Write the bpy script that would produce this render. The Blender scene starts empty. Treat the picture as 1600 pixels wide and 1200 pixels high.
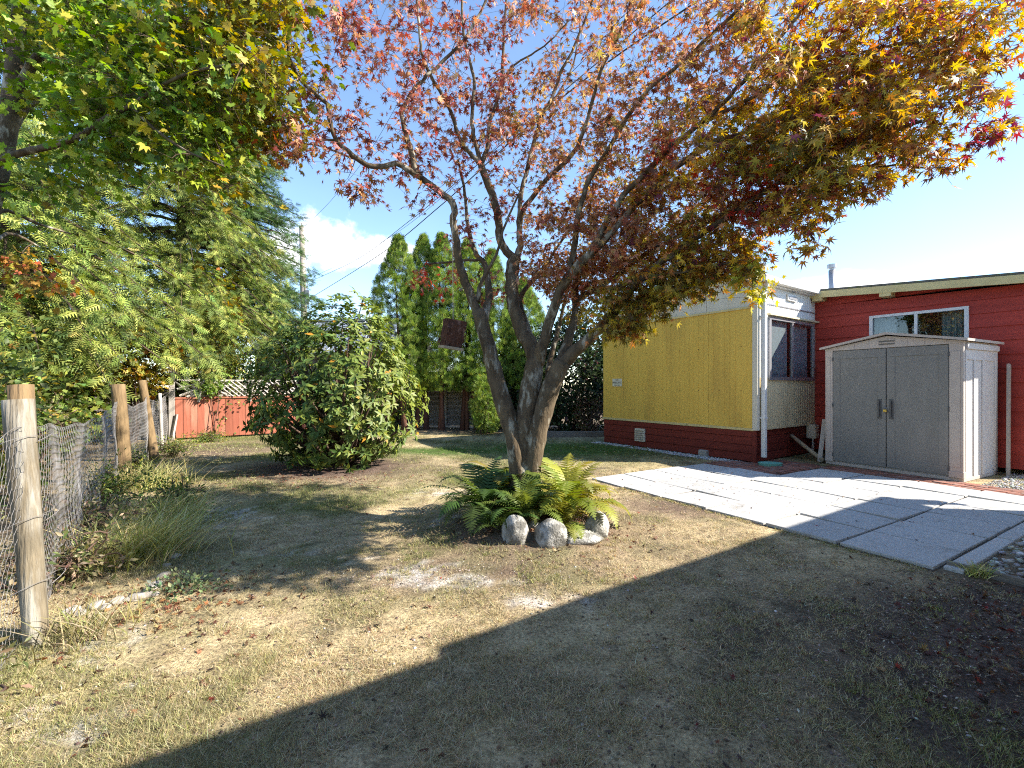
import bpy, math, random
import numpy as np
from mathutils import Vector, Matrix

random.seed(7)
RNG = np.random.default_rng(11)
scene = bpy.context.scene
COL = scene.collection

# ------------------------------------------------------------------ camera
CAM_H = 1.30
F_PX = 711.0            # focal length in pixels of the 1600 px wide photograph
cam_d = bpy.data.cameras.new('camera')
cam_d.sensor_width = 36.0
cam_d.sensor_fit = 'HORIZONTAL'
cam_d.lens = F_PX / 1600 * 36.0
cam_d.shift_y = 3 / 1600
cam_d.clip_start = 0.05
cam_d.clip_end = 2000
cam = bpy.data.objects.new('camera', cam_d)
cam.location = (0, 0, CAM_H)
cam.rotation_euler = (math.radians(90), 0, 0)
COL.objects.link(cam)
scene.camera = cam

# ------------------------------------------------------------------ sky and sun
SUN_EL = math.radians(35)
SUN_AZ = math.radians(-7)        # measured from +X towards +Y
SUN = Vector((math.cos(SUN_EL) * math.cos(SUN_AZ), math.cos(SUN_EL) * math.sin(SUN_AZ), math.sin(SUN_EL)))
world = bpy.data.worlds.new('World')
scene.world = world
world.use_nodes = True
wn, wl = world.node_tree.nodes, world.node_tree.links
wn.clear()
w_out = wn.new('ShaderNodeOutputWorld')
w_bg = wn.new('ShaderNodeBackground')
w_bg.inputs['Strength'].default_value = 0.122
sky = wn.new('ShaderNodeTexSky')
sky.sky_type = 'NISHITA'
sky.sun_disc = False
sky.sun_elevation = SUN_EL
sky.sun_rotation = math.atan2(SUN.x, SUN.y)
sky.altitude = 50
sky.air_density = 1.0
sky.dust_density = 0.0
sky.ozone_density = 3.0
tc = wn.new('ShaderNodeTexCoord')


def wmath(op, a=None, b=None, c=None, clamp=False):
    n = wn.new('ShaderNodeMath'); n.operation = op; n.use_clamp = clamp
    for i, x in enumerate((a, b, c)):
        if x is None:
            continue
        if isinstance(x, (int, float)):
            n.inputs[i].default_value = x
        else:
            wl.new(x, n.inputs[i])
    return n.outputs[0]


noise_w = wn.new('ShaderNodeTexNoise')
noise_w.inputs['Scale'].default_value = 9.0
noise_w.inputs['Detail'].default_value = 8.0
noise_w.inputs['Roughness'].default_value = 0.58
wl.new(tc.outputs['Generated'], noise_w.inputs['Vector'])
wisp = wn.new('ShaderNodeTexNoise')
wisp.inputs['Scale'].default_value = 2.6
wisp.inputs['Detail'].default_value = 6.0
wl.new(tc.outputs['Generated'], wisp.inputs['Vector'])
cloud = None
for (px, py, sx, sy) in ((500, 375, .12, .058), (600, 398, .11, .045), (445, 390, .07, .055), (1335, 448, .12, .035), (-900, 380, .3, .07), (2900, 350, .3, .09)):
    d = Vector(((px - 800) / F_PX, 1.0, (603 - py) / F_PX)).normalized()
    sub = wn.new('ShaderNodeVectorMath'); sub.operation = 'SUBTRACT'
    wl.new(tc.outputs['Generated'], sub.inputs[0]); sub.inputs[1].default_value = d
    mul = wn.new('ShaderNodeVectorMath'); mul.operation = 'MULTIPLY'
    wl.new(sub.outputs[0], mul.inputs[0]); mul.inputs[1].default_value = (1 / sx, 1 / sx, 1 / sy)
    ln = wn.new('ShaderNodeVectorMath'); ln.operation = 'LENGTH'
    wl.new(mul.outputs[0], ln.inputs[0])
    blob = wmath('SUBTRACT', 1.0, ln.outputs['Value'])
    cloud = blob if cloud is None else wmath('MAXIMUM', cloud, blob)
edge = wmath('MULTIPLY', wmath('SUBTRACT', noise_w.outputs['Fac'], 0.5), 2.6)
cl = wmath('ADD', cloud, edge)
ramp = wn.new('ShaderNodeMapRange')
ramp.interpolation_type = 'SMOOTHSTEP'
ramp.inputs['From Min'].default_value = 0.05
ramp.inputs['From Max'].default_value = 0.55
wl.new(cl, ramp.inputs['Value'])
wr = wn.new('ShaderNodeMapRange')
wr.interpolation_type = 'SMOOTHSTEP'
wr.inputs['From Min'].default_value = 0.42
wr.inputs['From Max'].default_value = 0.85
wr.inputs['To Max'].default_value = 0.06
wl.new(wisp.outputs['Fac'], wr.inputs['Value'])
mixw = wn.new('ShaderNodeMix'); mixw.data_type = 'RGBA'
fac = wmath('MAXIMUM', ramp.outputs['Result'], wr.outputs['Result'])
wl.new(fac, mixw.inputs['Factor'])
wl.new(sky.outputs['Color'], mixw.inputs['A'])
mixw.inputs['B'].default_value = (5.4, 5.5, 5.7, 1)
wl.new(mixw.outputs['Result'], w_bg.inputs['Color'])
wl.new(w_bg.outputs[0], w_out.inputs[0])

sun_d = bpy.data.lights.new('sun', 'SUN')
sun_d.energy = 4.6
sun_d.angle = math.radians(0.53)
sun_d.color = (1.0, 0.93, 0.82)
sun = bpy.data.objects.new('sun', sun_d)
sun.rotation_euler = SUN.to_track_quat('Z', 'Y').to_euler()
sun.location = (10, -2, 12)
COL.objects.link(sun)

scene.view_settings.view_transform = 'Standard'
scene.view_settings.look = 'None'
scene.view_settings.gamma = 1.0
scene.view_settings.use_curve_mapping = False
scene.view_settings.exposure = 1.6
scene.render.engine = 'CYCLES'
scene.cycles.max_bounces = 5
scene.cycles.diffuse_bounces = 4
scene.cycles.glossy_bounces = 3
scene.cycles.transmission_bounces = 4
scene.cycles.transparent_max_bounces = 8
scene.cycles.use_denoising = False
scene.cycles.filter_width = 1.1
scene.cycles.use_adaptive_sampling = True
scene.cycles.adaptive_threshold = 0.01
scene.cycles.sample_clamp_indirect = 4.0
scene.cycles.caustics_reflective = False
scene.cycles.caustics_refractive = False


# ------------------------------------------------------------------ helpers
def G(px, py, z=0.0):
    """ground point seen at a photograph pixel"""
    Y = F_PX * (CAM_H - z) / (py - 603)
    return np.array([(px - 800) / F_PX * Y, Y, z])


def PX(px, py, Y):
    """point at depth Y seen at a photograph pixel"""
    return np.array([(px - 800) / F_PX * Y, Y, CAM_H + (603 - py) / F_PX * Y])


def _hash(ix, iy, seed):
    h = (ix.astype(np.int64) * 374761393 + iy.astype(np.int64) * 668265263 + seed * 974634737) & 0x7fffffff
    h = ((h ^ (h >> 13)) * 1274126177) & 0x7fffffff
    return ((h ^ (h >> 16)) & 0xffff) / 65535.0


def vnoise(x, y, scale=1.0, octaves=3, seed=0):
    x = np.asarray(x, float) * scale; y = np.asarray(y, float) * scale
    tot = np.zeros(np.broadcast(x, y).shape); amp = 1.0; s = 0.0
    for o in range(octaves):
        ix, iy = np.floor(x), np.floor(y)
        fx, fy = x - ix, y - iy
        fx = fx * fx * (3 - 2 * fx); fy = fy * fy * (3 - 2 * fy)
        a = _hash(ix, iy, seed + o); b = _hash(ix + 1, iy, seed + o)
        c = _hash(ix, iy + 1, seed + o); d = _hash(ix + 1, iy + 1, seed + o)
        tot = tot + amp * ((a * (1 - fx) + b * fx) * (1 - fy) + (c * (1 - fx) + d * fx) * fy)
        s += amp; amp *= 0.5; x = x * 2.03 + 7.1; y = y * 2.03 + 3.7
    return tot / s


def gauss(x, y, cx, cy, rx, ry=None):
    ry = ry or rx
    return np.exp(-(((x - cx) / rx) ** 2 + ((y - cy) / ry) ** 2))


MOUND = (0.15, 4.30)
PO = np.array([2.97, 3.20])                 # near corner of the slab patio
E1 = np.array([-0.512, 0.859])              # along its lawn edge, to the back left
E2 = np.array([0.859, 0.512])               # to the right


def patio_uv(x, y):
    return (x - PO[0]) * E1[0] + (y - PO[1]) * E1[1], (x - PO[0]) * E2[0] + (y - PO[1]) * E2[1]


def ground_h(x, y):
    x = np.asarray(x, float); y = np.asarray(y, float)
    h = (vnoise(x, y, 0.9, 3, 5) - 0.5) * 0.07 + (vnoise(x, y, 6, 2, 9) - 0.5) * 0.018
    u, v = patio_uv(x, y)
    flat = np.clip(1.0 - np.maximum.reduce([u - 3.9, -u - 2.0, -v - 0.0, v - 6.0]) / 0.5, 0, 1)
    h = h * (1 - flat) - 0.004 * flat
    h = h + 0.17 * np.exp(-(((x - MOUND[0]) ** 2 + (y - MOUND[1]) ** 2) / 0.62 ** 2) ** 1.4)
    h = h + 0.06 * gauss(x, y, -2.9, 7.2, 1.5)
    far = np.clip((np.hypot(x, y) - 18) / 20, 0, 1)
    return h * (1 - far)


def link(o, parent=None):
    COL.objects.link(o)
    if parent is not None:
        o.parent = parent
    return o


def tag(o, label=None, cat=None, group=None, kind=None):
    if label: o['label'] = label
    if cat: o['category'] = cat
    if group: o['group'] = group
    if kind: o['kind'] = kind
    return o


def thing(name, label, cat, loc=(0, 0, 0), rotz=0.0, group=None, rot=None):
    o = bpy.data.objects.new(name, None)
    o.empty_display_size = 0.2
    o.location = loc
    o.rotation_euler = rot if rot else (0, 0, rotz)
    link(o)
    return tag(o, label, cat, group)


class MB:
    def __init__(self):
        self.v = []; self.f = []

    def add(self, vs, fs):
        n = len(self.v)
        self.v.extend([tuple(map(float, p)) for p in vs])
        self.f.extend([tuple(i + n for i in f) for f in fs])
        return self

    def box(self, lo, hi, M=None):
        x0, y0, z0 = lo; x1, y1, z1 = hi
        vs = [(x0, y0, z0), (x1, y0, z0), (x1, y1, z0), (x0, y1, z0), (x0, y0, z1), (x1, y0, z1), (x1, y1, z1), (x0, y1, z1)]
        if M is not None:
            vs = [M @ Vector(p) for p in vs]
        return self.add(vs, [(0, 3, 2, 1), (4, 5, 6, 7), (0, 1, 5, 4), (1, 2, 6, 5), (2, 3, 7, 6), (3, 0, 4, 7)])

    def tube(self, pts, radii, sides=8, cap=True, wob=0.0, seed=0):
        pts = [Vector(p) for p in pts]
        rnd = random.Random(seed)
        n = len(pts); vs = []; fs = []
        t0 = (pts[1] - pts[0]).normalized()
        ref = Vector((1, 0, 0)) if abs(t0.x) < 0.8 else Vector((0, 1, 0))
        u = t0.cross(ref).normalized()
        ph = [rnd.uniform(0, 6.28) for _ in range(4)]
        for i, p in enumerate(pts):
            t = (pts[min(i + 1, n - 1)] - pts[max(i - 1, 0)]).normalized()
            u = (u - t * u.dot(t))
            u = u.normalized() if u.length > 1e-6 else t.orthogonal().normalized()
            w = t.cross(u)
            for k in range(sides):
                a = 2 * math.pi * k / sides
                r = radii[i]
                if wob:
                    r *= 1 + wob * (math.sin(2 * a + ph[0] + i * .35) * .5 + math.sin(3 * a + ph[1] - i * .5) * .35 + rnd.uniform(-.3, .3))
                vs.append(p + (u * math.cos(a) + w * math.sin(a)) * r)
        for i in range(n - 1):
            for k in range(sides):
                a = i * sides + k; b = i * sides + (k + 1) % sides
                fs.append((a, b, b + sides, a + sides))
        if cap:
            fs.append(tuple(range(sides - 1, -1, -1)))
            fs.append(tuple((n - 1) * sides + k for k in range(sides)))
        return self.add(vs, fs)

    def build(self, name, mat, parent=None, smooth=False, loc=None, bevel=0.0):
        me = self.mesh(name, mat, smooth)
        o = bpy.data.objects.new(name, me)
        if loc is not None:
            o.location = loc
        link(o, parent)
        if bevel:
            m = o.modifiers.new('bevel', 'BEVEL'); m.width = bevel; m.segments = 2; m.limit_method = 'ANGLE'
        return o

    def mesh(self, name, mat, smooth=False):
        me = bpy.data.meshes.new(name)
        me.from_pydata(self.v, [], self.f)
        if mat: me.materials.append(mat)
        if smooth:
            me.polygons.foreach_set('use_smooth', [True] * len(me.polygons))
        me.update()
        return me


def tri_mesh(name, V, F, mat, C=None, smooth=False):
    """fast triangle mesh from arrays; C = colour per vertex"""
    V = np.ascontiguousarray(V, np.float32); F = np.ascontiguousarray(F, np.int32)
    me = bpy.data.meshes.new(name)
    me.vertices.add(len(V)); me.vertices.foreach_set('co', V.ravel())
    me.loops.add(F.size); me.loops.foreach_set('vertex_index', F.ravel())
    k = F.shape[1]
    me.polygons.add(len(F))
    me.polygons.foreach_set('loop_start', np.arange(0, F.size, k, dtype=np.int32))
    me.polygons.foreach_set('loop_total', np.full(len(F), k, np.int32))
    if smooth:
        me.polygons.foreach_set('use_smooth', np.ones(len(F), bool))
    me.materials.append(mat)
    me.update(calc_edges=True)
    if C is not None:
        at = me.color_attributes.new('col', 'FLOAT_COLOR', 'POINT')
        CC = np.ones((len(V), 4), np.float32); CC[:, :3] = C
        at.data.foreach_set('color', CC.ravel())
    return me


def scatter(tmpl, M, P, C):
    """copies of a template (verts, tris) at frames M and places P, colour C per copy"""
    tv, tf = tmpl
    V = np.einsum('nij,kj->nki', M, tv) + P[:, None, :]
    n, k = len(P), len(tv)
    F = (tf[None] + (np.arange(n) * k)[:, None, None]).reshape(-1, 3)
    return V.reshape(-1, 3), F, np.repeat(C, k, axis=0)


def reseed(k):
    RNG.bit_generator.state = np.random.default_rng(k).bit_generator.state


def norm(a):
    return a / np.maximum(np.linalg.norm(a, axis=-1, keepdims=True), 1e-9)


def frames(d, n, size):
    """matrices whose columns are side, direction and normal, times size"""
    d = norm(d); s = norm(np.cross(d, n)); n2 = np.cross(s, d)
    return np.stack([s, d, n2], axis=2) * np.asarray(size)[:, None, None]


def pick(palette, n, jitter=0.18, rng=RNG):
    """random colours out of [(weight, rgb), ...]"""
    w = np.array([p[0] for p in palette], float); w /= w.sum()
    c = np.array([p[1] for p in palette])[rng.choice(len(palette), n, p=w)]
    return np.clip(c * (1 + rng.normal(0, jitter, (n, 1))) * (1 + rng.normal(0, jitter * .35, (n, 3))), 0.004, 0.9)


# ------------------------------------------------------------------ materials
def new_mat(name):
    m = bpy.data.materials.new(name); m.use_nodes = True
    nt = m.node_tree; nt.nodes.clear()
    out = nt.nodes.new('ShaderNodeOutputMaterial')
    return m, nt, out


def pmat(name, c1, c2=None, scale=6.0, rough=0.7, spec=0.3, bump=0.0, bump_scale=None, stretch=(1, 1, 1), rand=0.0,
         metallic=0.0, detail=6.0, c3=None, scale3=1.5, thr3=(0.55, 0.7), coords='Object'):
    m, nt, out = new_mat(name)
    N, L = nt.nodes, nt.links
    b = N.new('ShaderNodeBsdfPrincipled')
    L.new(b.outputs[0], out.inputs[0])
    b.inputs['Roughness'].default_value = rough
    b.inputs['Specular IOR Level'].default_value = spec
    b.inputs['Metallic'].default_value = metallic
    co = N.new('ShaderNodeTexCoord'); mp = N.new('ShaderNodeMapping')
    mp.inputs['Scale'].default_value = stretch
    L.new(co.outputs[coords], mp.inputs['Vector'])
    vec = mp.outputs[0]
    if rand:
        oi = N.new('ShaderNodeObjectInfo')
        ad = N.new('ShaderNodeVectorMath'); ad.operation = 'ADD'
        sc = N.new('ShaderNodeMath'); sc.operation = 'MULTIPLY'; sc.inputs[1].default_value = 37.0
        L.new(oi.outputs['Random'], sc.inputs[0])
        L.new(vec, ad.inputs[0]); L.new(sc.outputs[0], ad.inputs[1])
        vec = ad.outputs[0]
    nz = N.new('ShaderNodeTexNoise')
    nz.inputs['Scale'].default_value = scale; nz.inputs['Detail'].default_value = detail; nz.inputs['Roughness'].default_value = 0.62
    L.new(vec, nz.inputs['Vector'])
    mr = N.new('ShaderNodeMapRange'); mr.inputs['From Min'].default_value = 0.3; mr.inputs['From Max'].default_value = 0.7
    L.new(nz.outputs['Fac'], mr.inputs['Value'])
    mx = N.new('ShaderNodeMix'); mx.data_type = 'RGBA'
    mx.inputs['A'].default_value = (*c1, 1); mx.inputs['B'].default_value = (*(c2 or [x * .8 for x in c1]), 1)
    L.new(mr.outputs[0], mx.inputs['Factor'])
    colr = mx.outputs['Result']
    if c3:
        n3 = N.new('ShaderNodeTexNoise'); n3.inputs['Scale'].default_value = scale3; n3.inputs['Detail'].default_value = 7.0
        n3.inputs['Roughness'].default_value = 0.65
        L.new(vec, n3.inputs['Vector'])
        m3 = N.new('ShaderNodeMapRange'); m3.inputs['From Min'].default_value = thr3[0]; m3.inputs['From Max'].default_value = thr3[1]
        L.new(n3.outputs['Fac'], m3.inputs['Value'])
        x3 = N.new('ShaderNodeMix'); x3.data_type = 'RGBA'
        L.new(m3.outputs[0], x3.inputs['Factor']); L.new(colr, x3.inputs['A']); x3.inputs['B'].default_value = (*c3, 1)
        colr = x3.outputs['Result']
    if rand:
        hv = N.new('ShaderNodeHueSaturation')
        r2 = N.new('ShaderNodeMapRange'); r2.inputs['To Min'].default_value = 1 - rand; r2.inputs['To Max'].default_value = 1 + rand
        L.new(oi.outputs['Random'], r2.inputs['Value']); L.new(r2.outputs[0], hv.inputs['Value'])
        L.new(colr, hv.inputs['Color']); colr = hv.outputs[0]
    L.new(colr, b.inputs['Base Color'])
    rr = N.new('ShaderNodeMapRange'); rr.inputs['To Min'].default_value = max(rough - .12, .05); rr.inputs['To Max'].default_value = min(rough + .12, 1)
    L.new(nz.outputs['Fac'], rr.inputs['Value']); L.new(rr.outputs[0], b.inputs['Roughness'])
    if bump:
        bn = N.new('ShaderNodeTexNoise'); bn.inputs['Scale'].default_value = bump_scale or scale * 4; bn.inputs['Detail'].default_value = 5.0
        L.new(vec, bn.inputs['Vector'])
        bp = N.new('ShaderNodeBump'); bp.inputs['Strength'].default_value = bump; bp.inputs['Distance'].default_value = 0.01
        L.new(bn.outputs['Fac'], bp.inputs['Height']); L.new(bp.outputs[0], b.inputs['Normal'])
    return m


def leaf_mat(name, source='attr', trans=0.35, rough=0.5, spec=0.35, boost=1.0):
    m, nt, out = new_mat(name)
    N, L = nt.nodes, nt.links
    if source == 'attr':
        a = N.new('ShaderNodeAttribute'); a.attribute_name = 'col'; c = a.outputs['Color']
    else:
        a = N.new('ShaderNodeObjectInfo'); c = a.outputs['Color']
    b = N.new('ShaderNodeBsdfPrincipled')
    b.inputs['Roughness'].default_value = rough; b.inputs['Specular IOR Level'].default_value = spec
    L.new(c, b.inputs['Base Color'])
    t = N.new('ShaderNodeBsdfTranslucent')
    hs = N.new('ShaderNodeHueSaturation'); hs.inputs['Saturation'].default_value = 1.12; hs.inputs['Value'].default_value = 1.35 * boost
    L.new(c, hs.inputs['Color']); L.new(hs.outputs[0], t.inputs['Color'])
    mx = N.new('ShaderNodeMixShader'); mx.inputs[0].default_value = trans
    L.new(b.outputs[0], mx.inputs[1]); L.new(t.outputs[0], mx.inputs[2]); L.new(mx.outputs[0], out.inputs[0])
    return m


def attr_mat(name, rough=0.9, spec=0.15, noise=0.35, scale=60, bump=0.4):
    """base colour from the 'col' attribute with fine grain on top"""
    m, nt, out = new_mat(name)
    N, L = nt.nodes, nt.links
    a = N.new('ShaderNodeAttribute'); a.attribute_name = 'col'
    b = N.new('ShaderNodeBsdfPrincipled'); b.inputs['Roughness'].default_value = rough; b.inputs['Specular IOR Level'].default_value = spec
    co = N.new('ShaderNodeTexCoord')
    nz = N.new('ShaderNodeTexNoise'); nz.inputs['Scale'].default_value = scale; nz.inputs['Detail'].default_value = 8; nz.inputs['Roughness'].default_value = .7
    L.new(co.outputs['Object'], nz.inputs['Vector'])
    mr = N.new('ShaderNodeMapRange'); mr.inputs['From Min'].default_value = .25; mr.inputs['From Max'].default_value = .75
    mr.inputs['To Min'].default_value = 1 - noise; mr.inputs['To Max'].default_value = 1 + noise
    L.new(nz.outputs['Fac'], mr.inputs['Value'])
    hv = N.new('ShaderNodeHueSaturation'); L.new(a.outputs['Color'], hv.inputs['Color']); L.new(mr.outputs[0], hv.inputs['Value'])
    L.new(hv.outputs[0], b.inputs['Base Color'])
    bp = N.new('ShaderNodeBump'); bp.inputs['Strength'].default_value = bump; bp.inputs['Distance'].default_value = .02
    L.new(nz.outputs['Fac'], bp.inputs['Height']); L.new(bp.outputs[0], b.inputs['Normal'])
    L.new(b.outputs[0], out.inputs[0])
    return m


def glass_mat(name, tint=(0.75, 0.8, 0.82), rough=0.02):
    m, nt, out = new_mat(name)
    N, L = nt.nodes, nt.links
    t = N.new('ShaderNodeBsdfTransparent'); t.inputs[0].default_value = (*tint, 1)
    g = N.new('ShaderNodeBsdfGlossy'); g.inputs['Roughness'].default_value = rough
    lw = N.new('ShaderNodeLayerWeight'); lw.inputs[0].default_value = .5
    pw = N.new('ShaderNodeMath'); pw.operation = 'POWER'; pw.inputs[1].default_value = 3.5
    L.new(lw.outputs['Facing'], pw.inputs[0])
    fr = N.new('ShaderNodeMapRange'); fr.inputs['To Min'].default_value = .05; fr.inputs['To Max'].default_value = .75
    L.new(pw.outputs[0], fr.inputs['Value'])
    mx = N.new('ShaderNodeMixShader')
    L.new(fr.outputs[0], mx.inputs[0]); L.new(t.outputs[0], mx.inputs[1]); L.new(g.outputs[0], mx.inputs[2]); L.new(mx.outputs[0], out.inputs[0])
    return m


M_BARK = pmat('maple_bark', (.165, .125, .078), (.06, .044, .03), 14, .9, .15, 1.0, 40, (1, 1, .40), c3=(.36, .34, .27), scale3=11, thr3=(.53, .64))
M_TWIG = pmat('twig', (.13, .085, .06), (.07, .045, .035), 12, .85, .2)
M_CBARK = pmat('conifer_bark', (.12, .085, .06), (.05, .036, .028), 8, .95, .1, .9, 22, (1, 1, .3))
M_THUJA_BARK = pmat('thuja_bark', (.17, .08, .05), (.08, .04, .03), 10, .95, .1, .7, 30, (1, 1, .15))
M_LEAF = leaf_mat('leaf', 'attr', .34)
M_LEAFO = leaf_mat('leaf_single', 'object', .34)
M_GLOSSY = leaf_mat('glossy_leaf', 'attr', .24, .48, .3)
M_GLOSSYO = leaf_mat('glossy_leaf_single', 'object', .24, .48, .3)
M_NEEDLE = leaf_mat('needles', 'attr', .25, .6, .3)
M_FERN = leaf_mat('fern_leaf', 'object', .35, .5, .35)
M_GRASS = leaf_mat('grass_blade', 'attr', .3, .65, .2)
M_GROUND = attr_mat('ground', .95, .1, .9, 60, 1.0)
M_CONC = pmat('concrete', (.50, .49, .47), (.41, .405, .39), 26, .9, .2, .6, 220, rand=.10, c3=(.31, .30, .28), scale3=5.0, thr3=(.55, .72), detail=9)
M_BRICK = pmat('brick', (.30, .13, .09), (.20, .095, .075), 12, .9, .15, .5, 60, rand=.25, c3=(.26, .22, .20), scale3=6, thr3=(.5, .7))
M_YELLOW = pmat('yellow_panel', (.76, .50, .095), (.68, .44, .08), 3, .62, .3, .12, 40, (1, 1, .25), c3=(.58, .37, .075), scale3=2.2, thr3=(.50, .70))
M_WHITE = pmat('white_metal', (.74, .73, .70), (.66, .65, .62), 4, .5, .4, .05, 40, (1, 1, .2), c3=(.52, .47, .36), scale3=1.6, thr3=(.62, .85))
M_CREAM = pmat('cream_metal', (.66, .57, .36), (.58, .49, .30), 4, .55, .35, .06, 40, (1, 1, .25), c3=(.42, .35, .21), scale3=1.6, thr3=(.58, .8))
M_BAND = pmat('end_band_metal', (.66, .61, .50), (.58, .53, .42), 4, .55, .35, .05, 40, (1, 1, .25))
M_RED = pmat('red_siding', (.42, .052, .034), (.31, .036, .025), 4, .62, .3, .45, 30, (.35, .35, 3), rand=.10, c3=(.32, .10, .075), scale3=3.0, thr3=(.63, .8))
M_REDSK = pmat('red_skirting', (.20, .034, .022), (.135, .024, .017), 5, .7, .25, .35, 30, (.35, .35, 3), rand=.14)
M_FASCIA = pmat('cream_fascia', (.66, .55, .27), (.56, .45, .21), 6, .65, .25, .15, 30, c3=(.30, .25, .12), scale3=5, thr3=(.62, .8))
M_ROOF = pmat('mossy_roof', (.16, .15, .13), (.085, .085, .07), 14, .95, .1, .6, 50, c3=(.13, .15, .05), scale3=9, thr3=(.52, .66))
M_ALU = pmat('aluminium', (.40, .40, .42), (.32, .32, .34), 10, .38, .5, .05, 60, metallic=.6)
M_WHITEFR = pmat('white_frame', (.72, .72, .70), (.64, .63, .60), 10, .45, .4)
M_DARK = pmat('interior', (.07, .065, .06), (.05, .048, .045), 3, .9, .1)
M_CURT = pmat('curtain', (.62, .60, .58), (.52, .50, .49), 8, .95, .1, stretch=(1, 1, .1))
M_CURTG = pmat('curtain_green', (.42, .50, .43), (.30, .38, .32), 10, .95, .1, stretch=(1, 1, .2))
M_GLASS = glass_mat('window_glass')
M_SHEDB = pmat('shed_beige', (.50, .435, .385), (.45, .39, .345), 5, .55, .35, .12, 120, c3=(.40, .35, .31), scale3=2.5, thr3=(.55, .8))
M_SHEDW = pmat('shed_side', (.62, .585, .56), (.56, .53, .51), 5, .55, .35, .12, 120)
M_SHEDG = pmat('shed_door', (.23, .22, .205), (.19, .185, .172), 6, .55, .4, .22, 160, (1, 1, .3), c3=(.21, .205, .195), scale3=7, thr3=(.55, .72))
M_SHEDH = pmat('shed_handle', (.10, .10, .10), (.085, .085, .085), 8, .5, .4)
M_BRASS = pmat('brass', (.62, .42, .10), (.5, .33, .08), 20, .35, .5, metallic=.8)
M_POST = pmat('weathered_post', (.25, .21, .145), (.10, .08, .055), 26, .95, .1, 1.0, 70, (1, 1, .10), c3=(.35, .33, .28), scale3=7, thr3=(.46, .58), detail=9)
M_POSTY = pmat('yellow_post', (.27, .185, .095), (.13, .088, .048), 24, .92, .12, 1.0, 70, (1, 1, .12), c3=(.13, .085, .05), scale3=6, thr3=(.55, .66))
M_GREYW = pmat('grey_wood', (.33, .30, .27), (.20, .18, .16), 7, .92, .1, .7, 28, (.2, .2, 2), rand=.15)
M_GREYV = pmat('grey_wood_upright', (.50, .46, .41), (.34, .30, .26), 8, .92, .1, .7, 28, (1, 1, .2), rand=.15)
M_REDB = pmat('faded_red_board', (.38, .13, .08), (.30, .095, .06), 6, .88, .15, .5, 26, (1, 1, .15), rand=.13, c3=(.50, .25, .17), scale3=2, thr3=(.52, .72))
M_WIRE = pmat('galvanised_wire', (.36, .355, .35), (.20, .17, .14), 9, .5, .5, metallic=.3)
M_STONE = pmat('granite', (.27, .26, .23), (.10, .095, .085), 16, .9, .2, 1.0, 70, rand=.12, c3=(.42, .41, .38), scale3=11, thr3=(.47, .58), detail=10)
M_STONEP = pmat('pale_stone', (.46, .42, .36), (.24, .21, .18), 22, .9, .2, .8, 70, rand=.2)
M_METALROOF = pmat('metal_roof', (.42, .45, .50), (.36, .39, .44), 3, .35, .5, metallic=.5)
M_POLE = pmat('utility_pole_wood', (.36, .32, .27), (.24, .21, .18), 6, .9, .1, .5, 20, (1, 1, .1))
M_CABLE = pmat('cable', (.03, .03, .032), (.02, .02, .022), 5, .6, .3)
M_BOXW = pmat('bark_wood', (.12, .055, .035), (.05, .026, .02), 18, .95, .1, 1.0, 40, c3=(.20, .11, .08), scale3=16, thr3=(.52, .62))
M_PALEW = pmat('pale_wood', (.40, .33, .23), (.30, .24, .16), 12, .9, .1)
M_TEAL = pmat('teal_plastic', (.16, .42, .34), (.13, .36, .29), 6, .5, .4)
M_TIMBER = pmat('edging_timber', (.24, .21, .18), (.14, .12, .10), 8, .92, .1, .7, 30, (.3, .3, 2))
M_SIGN = pmat('sign_plate', (.70, .66, .52), (.62, .58, .45), 12, .6, .3)
M_INK = pmat('sign_ink', (.04, .035, .03), (.05, .045, .04), 12, .7, .2)
M_STUCCO = pmat('cream_stucco', (.62, .56, .44), (.55, .50, .39), 8, .9, .15, .4, 60)
M_STRING = pmat('string', (.45, .38, .28), (.35, .30, .22), 30, .9, .1)


# ------------------------------------------------------------------ the ground
def axis(fine_lo, fine_hi, step, out_lo, out_hi):
    a = list(np.arange(fine_lo, fine_hi + step * .5, step))
    d = step; x = a[-1]
    while x < out_hi:
        d *= 1.35; x += d; a.append(min(x, out_hi))
    d = step; x = a[0]; pre = []
    while x > out_lo:
        d *= 1.35; x -= d; pre.append(max(x, out_lo))
    return np.array(pre[::-1] + a)


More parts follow.
